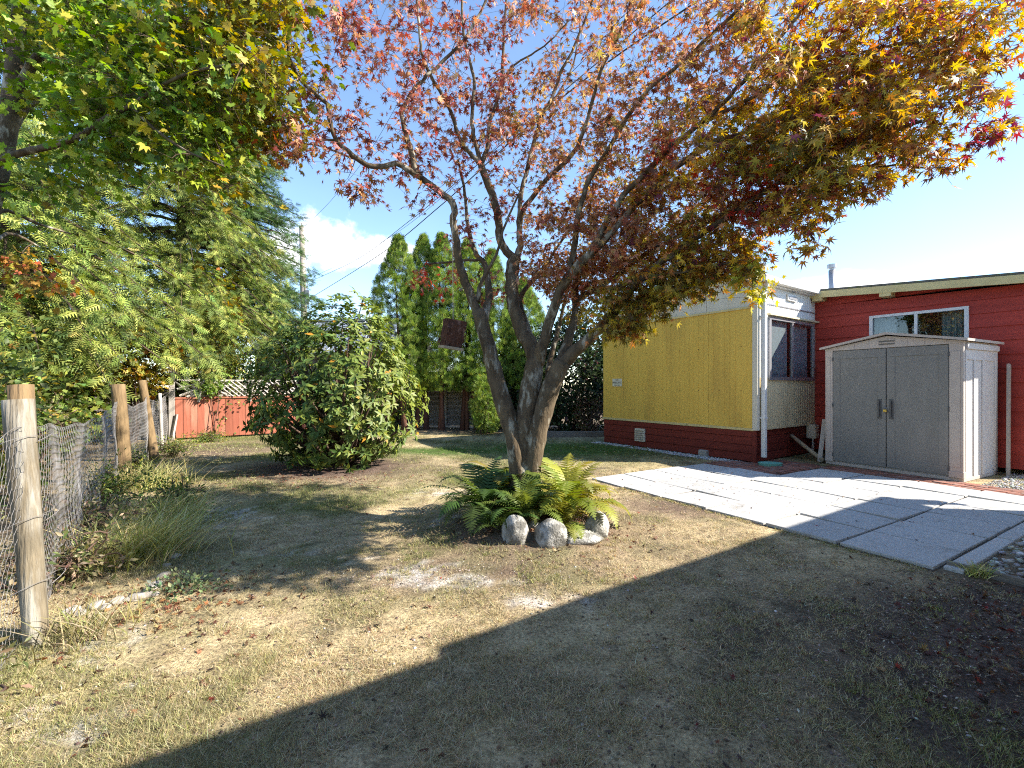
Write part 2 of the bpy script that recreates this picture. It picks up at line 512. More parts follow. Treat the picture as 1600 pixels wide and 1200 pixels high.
def ground_colour(x, y):
    """what the soil is covered with: straw, moss green, bare earth, ash, leaf mould"""
    n1 = vnoise(x, y, .55, 4, 21); n2 = vnoise(x, y, 1.6, 4, 33); n3 = vnoise(x, y, 7, 3, 41); n4 = vnoise(x, y, 3.0, 3, 57)
    straw = np.array([.45, .355, .205]); green = np.array([.155, .165, .055]); earth = np.array([.155, .108, .080])
    ash = np.array([.58, .55, .51]); mulch = np.array([.095, .068, .054]); lush = np.array([.075, .12, .030])
    g = np.clip((n1 * .6 + n2 * .4 - .47) * 5, 0, 1)
    c = straw[None] * (1 - g[:, None]) + green[None] * g[:, None]
    u, v = patio_uv(x, y)
    e = np.clip((n2 * .5 + n4 * .5 - .50) * 6, 0, 1) * .75
    e = np.maximum(e, gauss(x, y, .1, 4.0, 1.15, .8) * 1.1)
    e = np.maximum(e, gauss(x, y, 1.75, 4.9, .75, .55) * 1.0)
    e = np.maximum(e, gauss(x, y, -.2, 3.2, 1.3, .45) * .85)
    e = np.clip(e + (n3 - .5) * .5, 0, 1)
    c = c * (1 - e[:, None]) + earth[None] * e[:, None]
    lu = np.clip(np.maximum(gauss(x, y, 1.0, 9.4, 2.6, 1.5), gauss(x, y, -1.3, 9.0, 1.6, .7)) * 1.3 + (n2 - .5) * .4, 0, 1)
    lu = np.maximum(lu, np.clip(gauss(x, y, -2.2, 3.1, .9, .8) * .6 + (n4 - .55) * 2, 0, 1) * .6)
    c = c * (1 - lu[:, None]) + lush[None] * lu[:, None]
    m = np.clip(gauss(x, y, 3.4, 1.9, 2.0, 1.15) * 1.9 + (n2 - .5) * 1.2, 0, 1)
    m = np.maximum(m, np.clip(gauss(x, y, -2.8, 7.0, 1.5, 1.1) * 1.4, 0, 1))
    m = np.maximum(m, np.clip(gauss(x, y, -6.0, 9.3, 1.9, 1.4) * 1.0, 0, 1))
    m = np.maximum(m, gauss(x, y, MOUND[0], MOUND[1], .62) * 1.2)
    fx = x + (y - 2.28) * .735
    m = np.maximum(m, np.clip((-2.75 - fx) * 1.6 + (n2 - .5), 0, 1) * .8)
    m = np.maximum(m, np.clip((y - 12.4) * 1.2 + (n2 - .5), 0, 1) * .8)
    m = np.clip(m, 0, 1)
    c = c * (1 - m[:, None]) + (mulch * 1.25)[None] * m[:, None]
    a = np.zeros_like(x)
    for (cx, cy, rx, ry, s) in ((-.72, 3.17, .30, .16, 1), (-.42, 3.0, .34, .12, .9), (-2.95, 4.45, .42, .5, .8), (-.55, 4.3, .35, .25, .5),
                                (-1.5, 3.5, .5, .2, .45), (-.9, 5.6, .4, .3, .5), (-2.2, 2.25, .5, .3, .45), (.25, 2.75, .3, .12, .6), (-1.75, 1.75, .5, .25, .5)):
        a = np.maximum(a, gauss(x, y, cx, cy, rx, ry) * s)
    n5 = vnoise(x, y, 11, 4, 83)
    a = np.clip((a * .9 - .95 + n5 * 1.25) * 3.0, 0, 1) * (a > .1) * .62
    c = c * (1 - a[:, None]) + ash[None] * a[:, None]
    fleck = np.clip((vnoise(x, y, 24, 2, 71) - .62) * 6, 0, 1) * .5
    c = c * (1 - fleck[:, None]) + (earth * .8)[None] * fleck[:, None]
    n7 = vnoise(x, y, 16, 3, 119)
    return np.clip(c * (0.30 + .60 * n3[:, None] + .85 * n7[:, None]), .01, .8)


gx = axis(-5.5, 5.0, .05, -260, 260)
gy = axis(1.0, 9.5, .05, -60, 400)
XX, YY = np.meshgrid(gx, gy)
xs, ys = XX.ravel(), YY.ravel()
zs = ground_h(xs, ys)
nx_, ny_ = len(gx), len(gy)
idx = np.arange(nx_ * ny_).reshape(ny_, nx_)
quads = np.stack([idx[:-1, :-1], idx[:-1, 1:], idx[1:, 1:], idx[1:, :-1]], -1).reshape(-1, 4)
gm = tri_mesh('ground', np.stack([xs, ys, zs], 1), quads, M_GROUND, ground_colour(xs, ys), smooth=True)
ground = link(bpy.data.objects.new('ground', gm))
tag(ground, 'dry patchy yard soil under the thin lawn', None, None, 'structure')

# ------------------------------------------------------------------ mobile home with the yellow end wall
HA = np.array([4.10, 7.64])              # its near corner on the ground
HROT = math.radians(34.5)
HU = np.array([math.cos(HROT), math.sin(HROT)]); HD = np.array([-math.sin(HROT), math.cos(HROT)])
home = thing('mobile_home', 'mobile home with yellow panelled end wall, white ribbed side and red skirting', 'mobile home', (HA[0], HA[1], 0), HROT)
HW, HL = 3.5, 9.0                        # width of the yellow end, length of the home
Z0, ZY, ZE = .57, 2.63, 3.03             # bottom of wall, top of the yellow, eave


def roof_z(y):
    t = y / HW
    return 3.09 + .17 * math.sin(math.pi * min(max(t, 0), 1))


def ribbed(mb, s0, s1, z0, z1f, pitch, depth, toP, groove=.35):
    """sheet with upright ribs; toP(s, out, z) makes the point, z1f(s) is its top edge"""
    prof = []
    s = s0
    while s < s1 - 1e-6:
        e = min(s + pitch, s1)
        w = e - s
        prof += [(s, 0), (s + w * groove * .4, depth), (e - w * groove * .4, depth), (e, 0)]
        s = e
    vs = []; fs = []
    for (a, o) in prof:
        vs += [toP(a, o, z0), toP(a, o, z1f(a))]
    for i in range(len(prof) - 1):
        fs.append((2 * i, 2 * i + 2, 2 * i + 3, 2 * i + 1))
    mb.add(vs, fs)


# added dark box inside the house to block light, set back behind its skin
MB().box((.02, .40, .02), (HL, HW, 2.98)).build('light_block_core', M_DARK, home)
# yellow end panels, each one by itself
y = 0.05; k = 0
panel_w = .405
while y < HW - .01:
    y1 = min(y + panel_w, HW)
    m = MB()
    ribbed(m, y + .0015, y1 - .0015, Z0, lambda s: ZY, .1012, .0040, lambda s, o, z: (-.006 - o, s, z), .06)
    m.box((-.0045, y + .001, Z0), (.016, y1 - .001, ZY))
    m.build('yellow_panel', M_YELLOW, home)
    for zz in (1.22, 1.98):
        if k < 9:
            MB().tube([(-.012, (y + y1) / 2, zz), (-.0165, (y + y1) / 2, zz)], [.009, .006], 6).build('nail', M_CABLE, home)
    y = y1; k += 1
MB().box((-.028, .03, ZY - .015), (.0, HW + .01, ZY + .02)).build('trim_rail', M_FASCIA, home)
MB().box((-.03, .03, Z0 - .03), (.0, HW + .01, Z0 + .012)).build('trim_rail', M_FASCIA, home)
# pale band above the yellow, in sheets
for i in range(4):
    a, b = .05 + i * .8625, .05 + (i + 1) * .8625
    m = MB()
    ribbed(m, a + .003, b - .003, ZY + .02, lambda s: roof_z(s) - .02, .2156, .005, lambda s, o, z: (-.002 - o, s, z), .12)
    m.build('band_panel', M_BAND, home)
m = MB()
n = 14
vs = []
for i in range(n + 1):
    yy = -.10 + (HW + .2) * i / n
    for (xx, dz) in ((-.06, -.02), (-.06, .05), (HL, .05), (HL, -.02)):
        vs.append((xx, yy, roof_z(yy) + dz))
fs = []
for i in range(n):
    a = i * 4
    for j in range(4):
        fs.append((a + j, a + (j + 1) % 4, a + 4 + (j + 1) % 4, a + 4 + j))
fs += [(3, 2, 1, 0), tuple(n * 4 + j for j in range(4))]
m.add(vs, fs)
roof = m.build('roof', M_WHITE, home)
MB().box((-.05, -.19, 3.035), (HL, -.10, 3.135)).build('gutter', M_WHITEFR, home, bevel=.012)
MB().box((-.05, -.10, 3.02), (HL, .02, 3.05)).build('soffit', M_WHITE, home)
for i in range(11):
    MB().box((.12 + i * .28, -.06, 3.142), (.17 + i * .28, -.02, 3.172)).build('roof_clip', M_ALU, roof)
# corner trim and downspout
MB().box((-.035, -.035, Z0 - .02), (.05, .05, 3.03)).build('corner_trim', M_BAND, home, bevel=.006)
m = MB().box((.06, -.115, .10), (.135, -.045, 2.86))
m.add([(.06, -.115, 2.86), (.135, -.115, 2.86), (.135, -.045, 2.86), (.06, -.045, 2.86), (.06, -.185, 3.03), (.135, -.185, 3.03), (.135, -.115, 3.03), (.06, -.115, 3.03)],
      [(0, 1, 5, 4), (1, 2, 6, 5), (2, 3, 7, 6), (3, 0, 4, 7)])
m.build('downspout', M_WHITEFR, home, bevel=.01)
for zz in (.75, 2.45):
    MB().box((.05, -.12, zz), (.145, -.02, zz + .03)).build('downspout_strap', M_WHITEFR, home)
# ribbed white long side round the window
XJ = 2.197
WX0, WX1, WZ0, WZ1 = .40, 2.06, 1.44, 2.47


def wsheet(x0, x1, z0, z1, mat):
    mm = MB()
    ribbed(mm, x0, x1, z0, lambda s: z1, .074, .012, lambda s, o, z: (s, -o, z), .5)
    return mm.build('ribbed_panel', mat, home)


wsheet(.05, XJ + .5, 2.72, 3.03, M_WHITE)
wsheet(.05, XJ + .5, WZ1 + .02, 2.70, M_WHITE)
wsheet(.05, WX0, WZ0, WZ1 + .02, M_WHITE)
wsheet(WX1, XJ + .5, WZ0, WZ1 + .02, M_CREAM)
wsheet(.05, XJ + .5, Z0 + .01, WZ0, M_CREAM)
MB().box((.05, -.022, 2.70), (XJ, -.002, 2.72)).build('trim_rail', M_ALU, home)
MB().box((.05, -.026, Z0 - .02), (XJ, .0, Z0 + .01)).build('trim_rail', M_CREAM, home)
win = MB()
for (a, b) in (((WX0 - .03, WZ0 - .04), (WX1 + .03, WZ0 + .02)), ((WX0 - .03, WZ1 - .02), (WX1 + .03, WZ1 + .02)),
               ((WX0 - .03, WZ0 + .02), (WX0 + .025, WZ1 - .02)), ((WX1 - .025, WZ0 + .02), (WX1 + .03, WZ1 - .02))):
    win.box((a[0], -.045, a[1]), (b[0], .01, b[1]))
wobj = win.build('window', M_ALU, home)
xm = (WX0 + WX1) / 2
MB().box((xm - .025, -.035, WZ0 + .02), (xm + .025, .0, WZ1 - .02)).build('mullion', M_ALU, wobj)
MB().box((WX0 + .025, -.012, WZ0 + .02), (xm - .025, -.008, WZ1 - .02)).build('pane', M_GLASS, wobj)
MB().box((xm + .025, -.022, WZ0 + .02), (WX1 - .025, -.018, WZ1 - .02)).build('pane', M_GLASS, wobj)
MB().box((WX0 - .10, -.09, WZ1 + .045), (WX1 + .16, -.012, WZ1 + .075)).build('drip_cap', M_CREAM, wobj)


def curtain(x0, x1, z0, z1, yc, amp, mat, parent, axis_y=False):
    mm = MB(); n_ = 40; vs = []
    for i in range(n_ + 1):
        s = x0 + (x1 - x0) * i / n_
        o = yc + amp * math.sin(i * 1.35) + amp * .5 * math.sin(i * .61)
        for z in (z0, z1):
            vs.append((o, s, z) if axis_y else (s, o, z))
    mm.add(vs, [(2 * i, 2 * i + 2, 2 * i + 3, 2 * i + 1) for i in range(n_)])
    return mm.build('curtain', mat, parent, smooth=True)


curtain(xm + .28, WX1 - .02, WZ0 - .1, WZ1 + .05, .09, .022, M_CURT, wobj)
curtain(xm - .12, xm + .06, WZ0 - .1, WZ1 + .05, .13, .020, M_CURT, wobj)
MB().box((WX0 + .0, .045, WZ0 - .05), (xm - .06, .050, WZ1 + .05)).build('blind', M_CURT, wobj)
v = MB().box((1.02, -.05, 2.84), (1.36, -.012, 2.96))
vo = v.build('vent_hood', M_WHITEFR, home, bevel=.006)
MB().box((1.05, -.058, 2.865), (1.33, -.0505, 2.925)).build('louvre', M_ALU, vo)
# red skirting boards on both sides
zb = [.015, .155, .295, .435, Z0 - .03]
for i in range(4):
    MB().box((.0 - .012 * (i % 2) - .004, .06, zb[i]), (.02, HW - .02, zb[i + 1] - .006)).build('skirting_board', M_REDSK, home, bevel=.004)
    MB().box((.0, .03 + .004 * (i % 2), zb[i]), (XJ + .3, .05, zb[i + 1] - .006)).build('skirting_board', M_REDSK, home, bevel=.004)
MB().box((-.02, .0, .01), (.04, .06, Z0 - .03)).build('corner_board', M_REDSK, home)
vg = MB().box((-.045, 2.29, .13), (-.018, 2.55, .40)).build('skirting_vent', M_BAND, home)
for i in range(5):
    MB().box((-.054, 2.315, .16 + i * .045), (-.0455, 2.525, .18 + i * .045)).build('louvre', M_ALU, vg)
bx = MB().box((1.88, -.14, .30), (2.04, .02, .56)).build('meter_box', M_BAND, home, bevel=.01)
MB().tube([(1.97, -.06, .30), (1.97, -.06, .03)], [.025, .025], 8).build('conduit', M_ALU, bx)
# flue pipe
fl = MB().tube([(5.0, .75, 3.1), (5.0, .75, 4.12)], [.07, .07], 14).build('flue_pipe', M_ALU, home, smooth=True)
MB().tube([(5.0, .75, 4.12), (5.0, .75, 4.16), (5.0, .75, 4.165), (5.0, .75, 4.26), (5.0, .75, 4.27)], [.05, .05, .10, .10, .06], 14).build('cap', M_ALU, fl)

# red addition
add = thing('red_addition', 'red horizontal board addition with cream fascia joined to the white mobile home', 'building', (HA[0], HA[1], 0), HROT)
YQ = -3.16
RW = dict(y0=-2.13, y1=-.925, z0=1.86, z1=2.52)       # window opening along the wall
MB().box((XJ + .40, YQ + .03, .02), (7.5, -.02, 2.68)).build('light_block_core', M_DARK, add)  # added dark box, blocks light behind the siding


def rake_z(y):          # underside of the roof along the wall
    return 2.985 + .078 * y


zc = .08; i = 0
while zc < 2.95:
    z1 = zc + .212
    rows = [(YQ, -.0, zc, z1)]
    if z1 > RW['z0'] - .02 and zc < RW['z1'] + .02:
        rows = [(YQ, RW['y0'] - .034, zc, z1), (RW['y1'] + .034, -.0, zc, z1)]
        if zc < RW['z0'] - .035:
            rows.append((RW['y0'] - .033, RW['y1'] + .033, zc, RW['z0'] - .031))
        if z1 > RW['z1'] + .03:
            rows.append((RW['y0'] - .033, RW['y1'] + .033, RW['z1'] + .026, z1))
    for (a, b, za, zb_) in rows:
        ta, tb = min(zb_, rake_z(a) + .03), min(zb_, rake_z(b) + .03)
        if ta <= za + .01 and tb <= za + .01:
            continue
        ta = max(ta, za + .004)
        xi = XJ - .004
        xo = xi - .018 * (1 - (za - zc) / .212)
        mm = MB()
        mm.add([(xo, a, za), (xo, b, za), (xi, b, tb + .008), (xi, a, ta + .008), (XJ + .02, a, za), (XJ + .02, b, za), (XJ + .02, b, tb + .008), (XJ + .02, a, ta + .008)],
               [(1, 0, 3, 2), (0, 1, 5, 4), (2, 3, 7, 6), (0, 4, 7, 3), (1, 2, 6, 5), (4, 5, 6, 7)])
        mm.build('siding_board', M_RED, add)
    zc = z1; i += 1
MB().box((XJ - .03, YQ - .03, .05), (XJ + .06, YQ + .06, rake_z(YQ))).build('corner_board', M_RED, add)
MB().box((XJ + .06, YQ - .02, .05), (7.5, YQ + .028, rake_z(YQ))).build('end_wall', M_RED, add)
XR = XJ - .22
YE = YQ - .30
mm = MB()      # roof slab
pts = [(XR - .015, YE, rake_z(YE) + .125), (XR - .015, .015, rake_z(0) + .125), (7.6, .015, rake_z(0) + .125), (7.6, YE, rake_z(YE) + .125)]
mm.add([*pts, *[(p[0], p[1], p[2] + .035) for p in pts]], [(3, 2, 1, 0), (4, 5, 6, 7), (0, 1, 5, 4), (1, 2, 6, 5), (2, 3, 7, 6), (3, 0, 4, 7)])
mm.build('roof', M_ROOF, add)
mm = MB()
mm.add([(XR - .02, YE, rake_z(YE)), (XR - .02, .01, rake_z(0)), (XR + .02, .01, rake_z(0)), (XR + .02, YE, rake_z(YE)),
        (XR - .02, YE, rake_z(YE) + .12), (XR - .02, .01, rake_z(0) + .12), (XR + .02, .01, rake_z(0) + .12), (XR + .02, YE, rake_z(YE) + .12)],
       [(3, 2, 1, 0), (4, 5, 6, 7), (0, 1, 5, 4), (1, 2, 6, 5), (2, 3, 7, 6), (3, 0, 4, 7)])
mm.build('fascia_board', M_FASCIA, add)
mm = MB()
mm.add([(XR + .02, YE, rake_z(YE) + .07), (XR + .02, .01, rake_z(0) + .07), (XJ + .1, .01, rake_z(0) + .07), (XJ + .1, YE, rake_z(YE) + .07)], [(0, 1, 2, 3)])
mm.build('soffit', M_FASCIA, add)
MB().box((XR, YE - .02, rake_z(YE) - .19), (7.6, YE + .02, rake_z(YE) + .115)).build('eave_board', M_FASCIA, add)
for yy in (-.12, -1.16):
    MB().box((XR - .012, yy - .09, rake_z(yy) - .06), (XJ + .02, yy + .07, rake_z(yy) + .03)).build('beam_end', M_FASCIA, add)
r = RW
wf = MB()
xf0, xf1 = XJ - .05, XJ + .02
wf.box((xf0, r['y0'] - .035, r['z1'] - .02), (xf1, r['y1'] + .035, r['z1'] + .025))
wf.box((xf0, r['y0'] - .035, r['z0'] - .03), (xf1, r['y1'] + .035, r['z0'] + .02))
wf.box((xf0, r['y0'] - .035, r['z0'] + .02), (xf1, r['y0'] + .015, r['z1'] - .02))
wf.box((xf0, r['y1'] - .015, r['z0'] + .02), (xf1, r['y1'] + .035, r['z1'] - .02))
wf = wf.build('window', M_WHITEFR, add)
ym = -1.53
MB().box((xf0 + .006, ym - .02, r['z0'] + .02), (xf1, ym + .02, r['z1'] - .02)).build('mullion', M_WHITEFR, wf)
MB().box((XJ - .02, r['y0'] + .015, r['z0'] + .02), (XJ - .016, ym - .02, r['z1'] - .02)).build('pane', M_GLASS, wf)
MB().box((XJ - .01, ym + .02, r['z0'] + .02), (XJ - .006, r['y1'] - .015, r['z1'] - .02)).build('pane', M_GLASS, wf)
curtain(r['y0'] + .01, r['y0'] + .30, r['z0'] - .1, r['z1'] + .04, XJ + .09, .018, M_CURTG, wf, True)
curtain(r['y1'] - .32, r['y1'] + .0, r['z0'] - .1, r['z1'] + .04, XJ + .11, .016, M_CURT, wf, True)

# house beside the camera, outside the frame: its eave throws the long shadow over the lawn
EV = np.array([.84, .545]); EVn = np.array([.545, -.84])
hb = thing('neighbouring_house', 'low cream house beside the lawn whose eave shades the foreground', 'house', (8.03, 4.78, 0), math.atan2(.545, .84))
# local x along the eave (negative towards and past the camera), local -y into the house
MB().box((-14, -6.0, 0), (-.30, -.36, 2.62)).build('wall', M_STUCCO, hb)
mm = MB()
mm.add([(-5.45, 0, 2.62), (0, 0, 2.62), (0, -3.2, 3.35), (-5.45, -3.2, 3.35), (-5.45, 0, 2.70), (0, 0, 2.70), (0, -3.2, 3.43), (-5.45, -3.2, 3.43)],
       [(3, 2, 1, 0), (4, 5, 6, 7), (0, 1, 5, 4), (1, 2, 6, 5), (2, 3, 7, 6), (3, 0, 4, 7)])
mm.build('roof', M_ROOF, hb)
mm = MB()
mm.add([(-14, -.10, 2.635), (-5.455, -.10, 2.635), (-5.455, -3.2, 3.36), (-14, -3.2, 3.36), (-14, -.10, 2.715), (-5.455, -.10, 2.715), (-5.455, -3.2, 3.44), (-14, -3.2, 3.44)],
       [(3, 2, 1, 0), (4, 5, 6, 7), (0, 1, 5, 4), (1, 2, 6, 5), (2, 3, 7, 6), (3, 0, 4, 7)])
mm.build('roof', M_ROOF, hb)
mm = MB()
mm.add([(-14, -3.2, 3.37), (0, -3.2, 3.37), (0, -6.4, 2.64), (-14, -6.4, 2.64), (-14, -3.2, 3.45), (0, -3.2, 3.45), (0, -6.4, 2.72), (-14, -6.4, 2.72)],
       [(0, 1, 2, 3), (7, 6, 5, 4), (0, 4, 5, 1), (1, 5, 6, 2), (2, 6, 7, 3), (3, 7, 4, 0)])
mm.build('roof', M_ROOF, hb)
MB().box((-.12, -.30, 2.30), (-.05, -.05, 2.615)).build('gable_bracket', M_FASCIA, hb)

# ------------------------------------------------------------------ plastic garden shed
S1 = np.array([5.264, 7.64])
SROT = math.atan2(-.8814, .4724)
shed = thing('garden_shed', 'beige plastic garden shed with grey double doors against the red wall', 'shed', (S1[0], S1[1], 0), SROT)
SW, SD, SH = 1.723, 1.20, 1.90
m = MB()
m.box((.05, .03, .03), (SW - .012, SD, SH))
m.build('wall', M_SHEDW, shed)
MB().box((.0, .0, .0), (SW, SD + .01, .05)).build('base', M_SHEDB, shed, bevel=.006)
for (a, b) in ((0, .115), (1.575, SW)):
    po = MB().box((a, -.012, .05), (b, .06, SH - .01)).build('corner_post', M_SHEDB, shed, bevel=.008)
    MB().box((a + .025, -.018, .20), (b - .03, -.0125, SH - .12)).build('moulding', M_SHEDB, po, bevel=.002)
MB().box((.0, -.02, .05), (.118, .055, .135)).build('post_foot', M_SHEDB, shed, bevel=.004)
MB().box((1.572, -.02, .05), (SW + .005, .055, .135)).build('post_foot', M_SHEDB, shed, bevel=.004)
m = MB()      # gable
gz0, gzp = SH - .02, 2.055
m.add([(.0, -.012, gz0), (SW, -.012, gz0), (SW, -.012, gz0 + .03), (SW / 2, -.012, gzp), (.0, -.012, gz0 + .03),
       (.0, SD, gz0), (SW, SD, gz0), (SW, SD, gz0 + .03), (SW / 2, SD, gzp), (.0, SD, gz0 + .03)],
      [(0, 1, 2, 3, 4), (9, 8, 7, 6, 5), (0, 5, 6, 1), (1, 6, 7, 2), (4, 9, 5, 0)])
gab = m.build('gable', M_SHEDB, shed)
for i in range(4):
    MB().box((SW / 2 - .10, -.021, 1.925 + i * .022), (SW / 2 + .10, -.0125, 1.937 + i * .022)).build('louvre', M_SHEDH if i % 2 == 0 else M_SHEDB, gab)
for xx in (.18, .42, .62, 1.1, 1.3, 1.54):
    MB().box((xx, -.018, gz0 + .012), (xx + .012, -.0125, gz0 + .04 + .1 * (1 - abs(xx - SW / 2) / (SW / 2)))).build('gable_rib', M_SHEDB, gab)
for s in (-1, 1):
    a = (-.06 if s < 0 else SW + .06); c = SW / 2
    m = MB()
    za, zcn = 1.905, 2.075
    vs = [(a, -.07, za), (c, -.07, zcn), (c, SD + .04, zcn), (a, SD + .04, za), (a, -.07, za + .035), (c, -.07, zcn + .035), (c, SD + .04, zcn + .035), (a, SD + .04, za + .035)]
    fs = [(0, 1, 2, 3), (7, 6, 5, 4), (0, 4, 5, 1), (1, 5, 6, 2), (2, 6, 7, 3), (3, 7, 4, 0)]
    m.add(vs, fs if s < 0 else [f[::-1] for f in fs])
    m.build('roof_panel', M_SHEDB, shed)
# right side wall with raised panels and eave moulding
MB().box((SW - .05, .06, 1.80), (SW + .025, SD, 1.885)).build('eave_moulding', M_SHEDW, shed, bevel=.01)
for (a, b) in ((.065, .10), (.34, .40), (.64, .72), (1.10, SD)):
    MB().box((SW - .05, a, .05), (SW + .003, b, 1.80)).build('wall_rib', M_SHEDW, shed, bevel=.005)
MB().box((SW - .05, .10, 1.66), (SW + .001, 1.10, 1.80)).build('wall_rib', M_SHEDW, shed, bevel=.004)
for (a, b, hx) in ((.118, .852, .80), (.858, 1.572, .90)):
    d = MB().box((a, -.004, .065), (b, .028, SH - .03)).build('door', M_SHEDG, shed, bevel=.004)
    # raised frame of the door leaf
    fr = MB()
    w = .105
    for (lo, hi) in (((a + .004, .07), (b - .004, .20)), ((a + .004, SH - .16), (b - .004, SH - .034)),
                     ((a + .004, .20), (a + w, SH - .16)), ((b - w, .20), (b - .004, SH - .16))):
        fr.box((lo[0], -.012, lo[1]), (hi[0], -.0045, hi[1]))
    fr.build('door_frame', M_SHEDG, d, bevel=.003)
    h = MB()
    x_ = hx - .055 if a < .5 else hx - .005
    h.box((x_, -.018, .80), (x_ + .055, -.0125, 1.10))
    h.box((x_ + .014, -.05, .83), (x_ + .034, -.035, 1.07))
    h.box((x_ + .014, -.036, .83), (x_ + .034, -.0185, .86))
    h.box((x_ + .014, -.036, 1.04), (x_ + .034, -.0185, 1.07))
    h.build('handle', M_SHEDH, d, bevel=.003)
    for zz in (.17, .98, 1.74):
        xx = a + .0 if a < .5 else b - .0
        MB().tube([(xx, -.014, zz - .03), (xx, -.014, zz + .03)], [.010, .010], 8).build('hinge', M_SHEDH, d)
pl = thing('padlock', 'small brass padlock hanging on the grey shed doors', 'padlock', (S1[0], S1[1], 0), SROT)
MB().box((.832, -.058, .905), (.878, -.030, .945)).build('lock_body', M_BRASS, pl, bevel=.004)
MB().tube([(.841, -.044, .945), (.841, -.044, .967), (.855, -.044, .978), (.869, -.044, .967), (.869, -.044, .945)], [.004] * 5, 6).build('shackle', M_ALU, pl)

# boards and a pole leaning round the shed
c_ = S1 + np.array([.4724, -.8814]) * (SW + .16) + np.array([.8814, .4724]) * (SD - .04)
lb = MB()
lb.box((-.10, -.016, 0), (.10, .016, 1.62))
lbo = lb.build('leaning_board', M_GREYV, None, loc=(c_[0] + .02, c_[1] + .07, 0))
lbo.rotation_euler = (0, math.radians(3.5), HROT + math.radians(4))
tag(lbo, 'narrow grey board leaning between the shed and the red wall', 'board')
p0 = G(1287, 723); p1 = PX(1236, 680, 8.35)
m = MB().tube([p0 + [0, 0, .03], (p0 + p1) / 2 + [0, 0, .01], p1], [.035, .033, .035], 10)
tag(m.build('leaning_pole', M_PALEW, None, smooth=True), 'round wooden pole leaning beside the dark skirting left of the shed', 'pole')
q0 = G(1281, 722); q1 = PX(1289, 655, 7.75)
m = MB().tube([q0 + [0, 0, .01], q1], [.045, .045], 4)
tag(m.build('plank_offcut', M_GREYV), 'short weathered plank standing against the left post of the shed', 'plank')
bs = G(1196, 733)
m = MB().tube([(0, 0, .0), (0, 0, .07), (0, 0, .072), (0, 0, .02)], [.15, .165, .145, .13], 20, cap=True)
b_ = m.build('plastic_basin', M_TEAL, None, smooth=False, loc=(4.19, 7.38, -.015)); b_.scale = (1.15, .8, 1)
tag(b_, 'small teal plastic basin under the white downspout', 'basin')
rk = G(1103, 712)
m = MB().box((-.13, -.09, -.02), (.13, .09, .12))
b_ = m.build('concrete_block', M_STONEP, None, loc=(rk[0], rk[1] - .03, 0), bevel=.02); b_.rotation_euler = (0, 0, .5)
tag(b_, 'small pale block lying at the foot of the red skirting', 'block')

# sign on the yellow wall
sg = thing('wall_sign', 'small cream sign with dark lettering on the yellow wall', 'sign', (HA[0], HA[1], 0), HROT)
MB().box((-.0215, 2.93, 1.29), (-.0135, 3.205, 1.46)).build('plate', M_SIGN, sg, bevel=.002)
for (txt, z, size) in (('NO', 1.418, .040), ('PARKING', 1.350, .064), ('THANK YOU', 1.307, .028)):
    cu = bpy.data.curves.new('lettering', 'FONT'); cu.body = txt; cu.size = size; cu.align_x = 'CENTER'; cu.extrude = .0006
    cu.materials.append(M_INK)
    tmp = bpy.data.objects.new('lettering', cu)
    t_ = bpy.data.objects.new('lettering', bpy.data.meshes.new_from_object(tmp))
    bpy.data.objects.remove(tmp)
    t_.location = (-.0225, 3.0675, z); t_.rotation_euler = (math.radians(90), 0, math.radians(-90))
    link(t_, sg)

# ------------------------------------------------------------------ patio of square slabs
patio = bpy.data.objects.new('patio', None)
patio.location = (PO[0], PO[1], 0)
patio.rotation_euler = (0, 0, math.atan2(E2[1], E2[0]))      # local x = E2, local y = E1
link(patio)
tag(patio, 'patio of square grey concrete slabs', None, None, 'structure')
SL = .61
slab_meshes = []
for i in range(4):
    m = MB().box((-SL / 2 + .013, -SL / 2 + .013, -.05), (SL / 2 - .013, SL / 2 - .013, 0))
    slab_meshes.append(m.mesh('slab', M_CONC))
rs = random.Random(3)
for r_ in range(6):              # along E2
    for c in range(6):           # along E1
        u, v = c * SL, r_ * SL
        if r_ >= 5 and c >= 4:
            continue
        if r_ == 4 and c >= 4:
            continue
        o = bpy.data.objects.new('slab', slab_meshes[rs.randrange(4)])
        o.location = (v + SL / 2 + rs.uniform(-.004, .004), u + SL / 2 + rs.uniform(-.004, .004), .016 + rs.uniform(-.004, .007))
        o.rotation_euler = (rs.uniform(-.020, .020), rs.uniform(-.020, .020), rs.uniform(-.012, .012))
        link(o, patio)
        bv = o.modifiers.new('bevel', 'BEVEL'); bv.width = .006; bv.segments = 2
MB().box((-.02, 0, -.06), (3.64, 3.64, -.001)).build('bedding', pmat('bedding_soil', (.10, .08, .06), (.06, .05, .04), 30, .95, .1), patio)
# brick strip between the slabs and the shed / house
bm_ = MB().box((-.048, -.098, -.05), (.048, .098, 0)).mesh('brick', M_BRICK)
nb = 0
for (x0, x1, y0, y1) in ((3.67, 4.12, -1.2, 2.45), (2.46, 3.9, 2.46, 3.60)):
    xx = x0 + .05; row = 0
    while xx < x1:
        yy = y0 + .1 + (.1 if row % 2 else 0)
        while yy < y1:
            w = PO + E2 * xx + E1 * yy
            rel = w - HA
            inside = rel @ HU > -.10 and rel @ HD > -.06
            rs2 = w - S1
            inshed = rs2 @ np.array([.8814, .4724]) > -.03
            if not inside and not (inshed and -.05 < rs2 @ np.array([.4724, -.8814]) < 1.8):
                o = bpy.data.objects.new('brick', bm_)
                o.location = (xx + rs.uniform(-.004, .004), yy + rs.uniform(-.004, .004), .016 + rs.uniform(-.006, .006))
                o.rotation_euler = (rs.uniform(-.03, .03), rs.uniform(-.03, .03), rs.uniform(-.04, .04))
                link(o, patio); nb += 1
            yy += .204
        xx += .102; row += 1
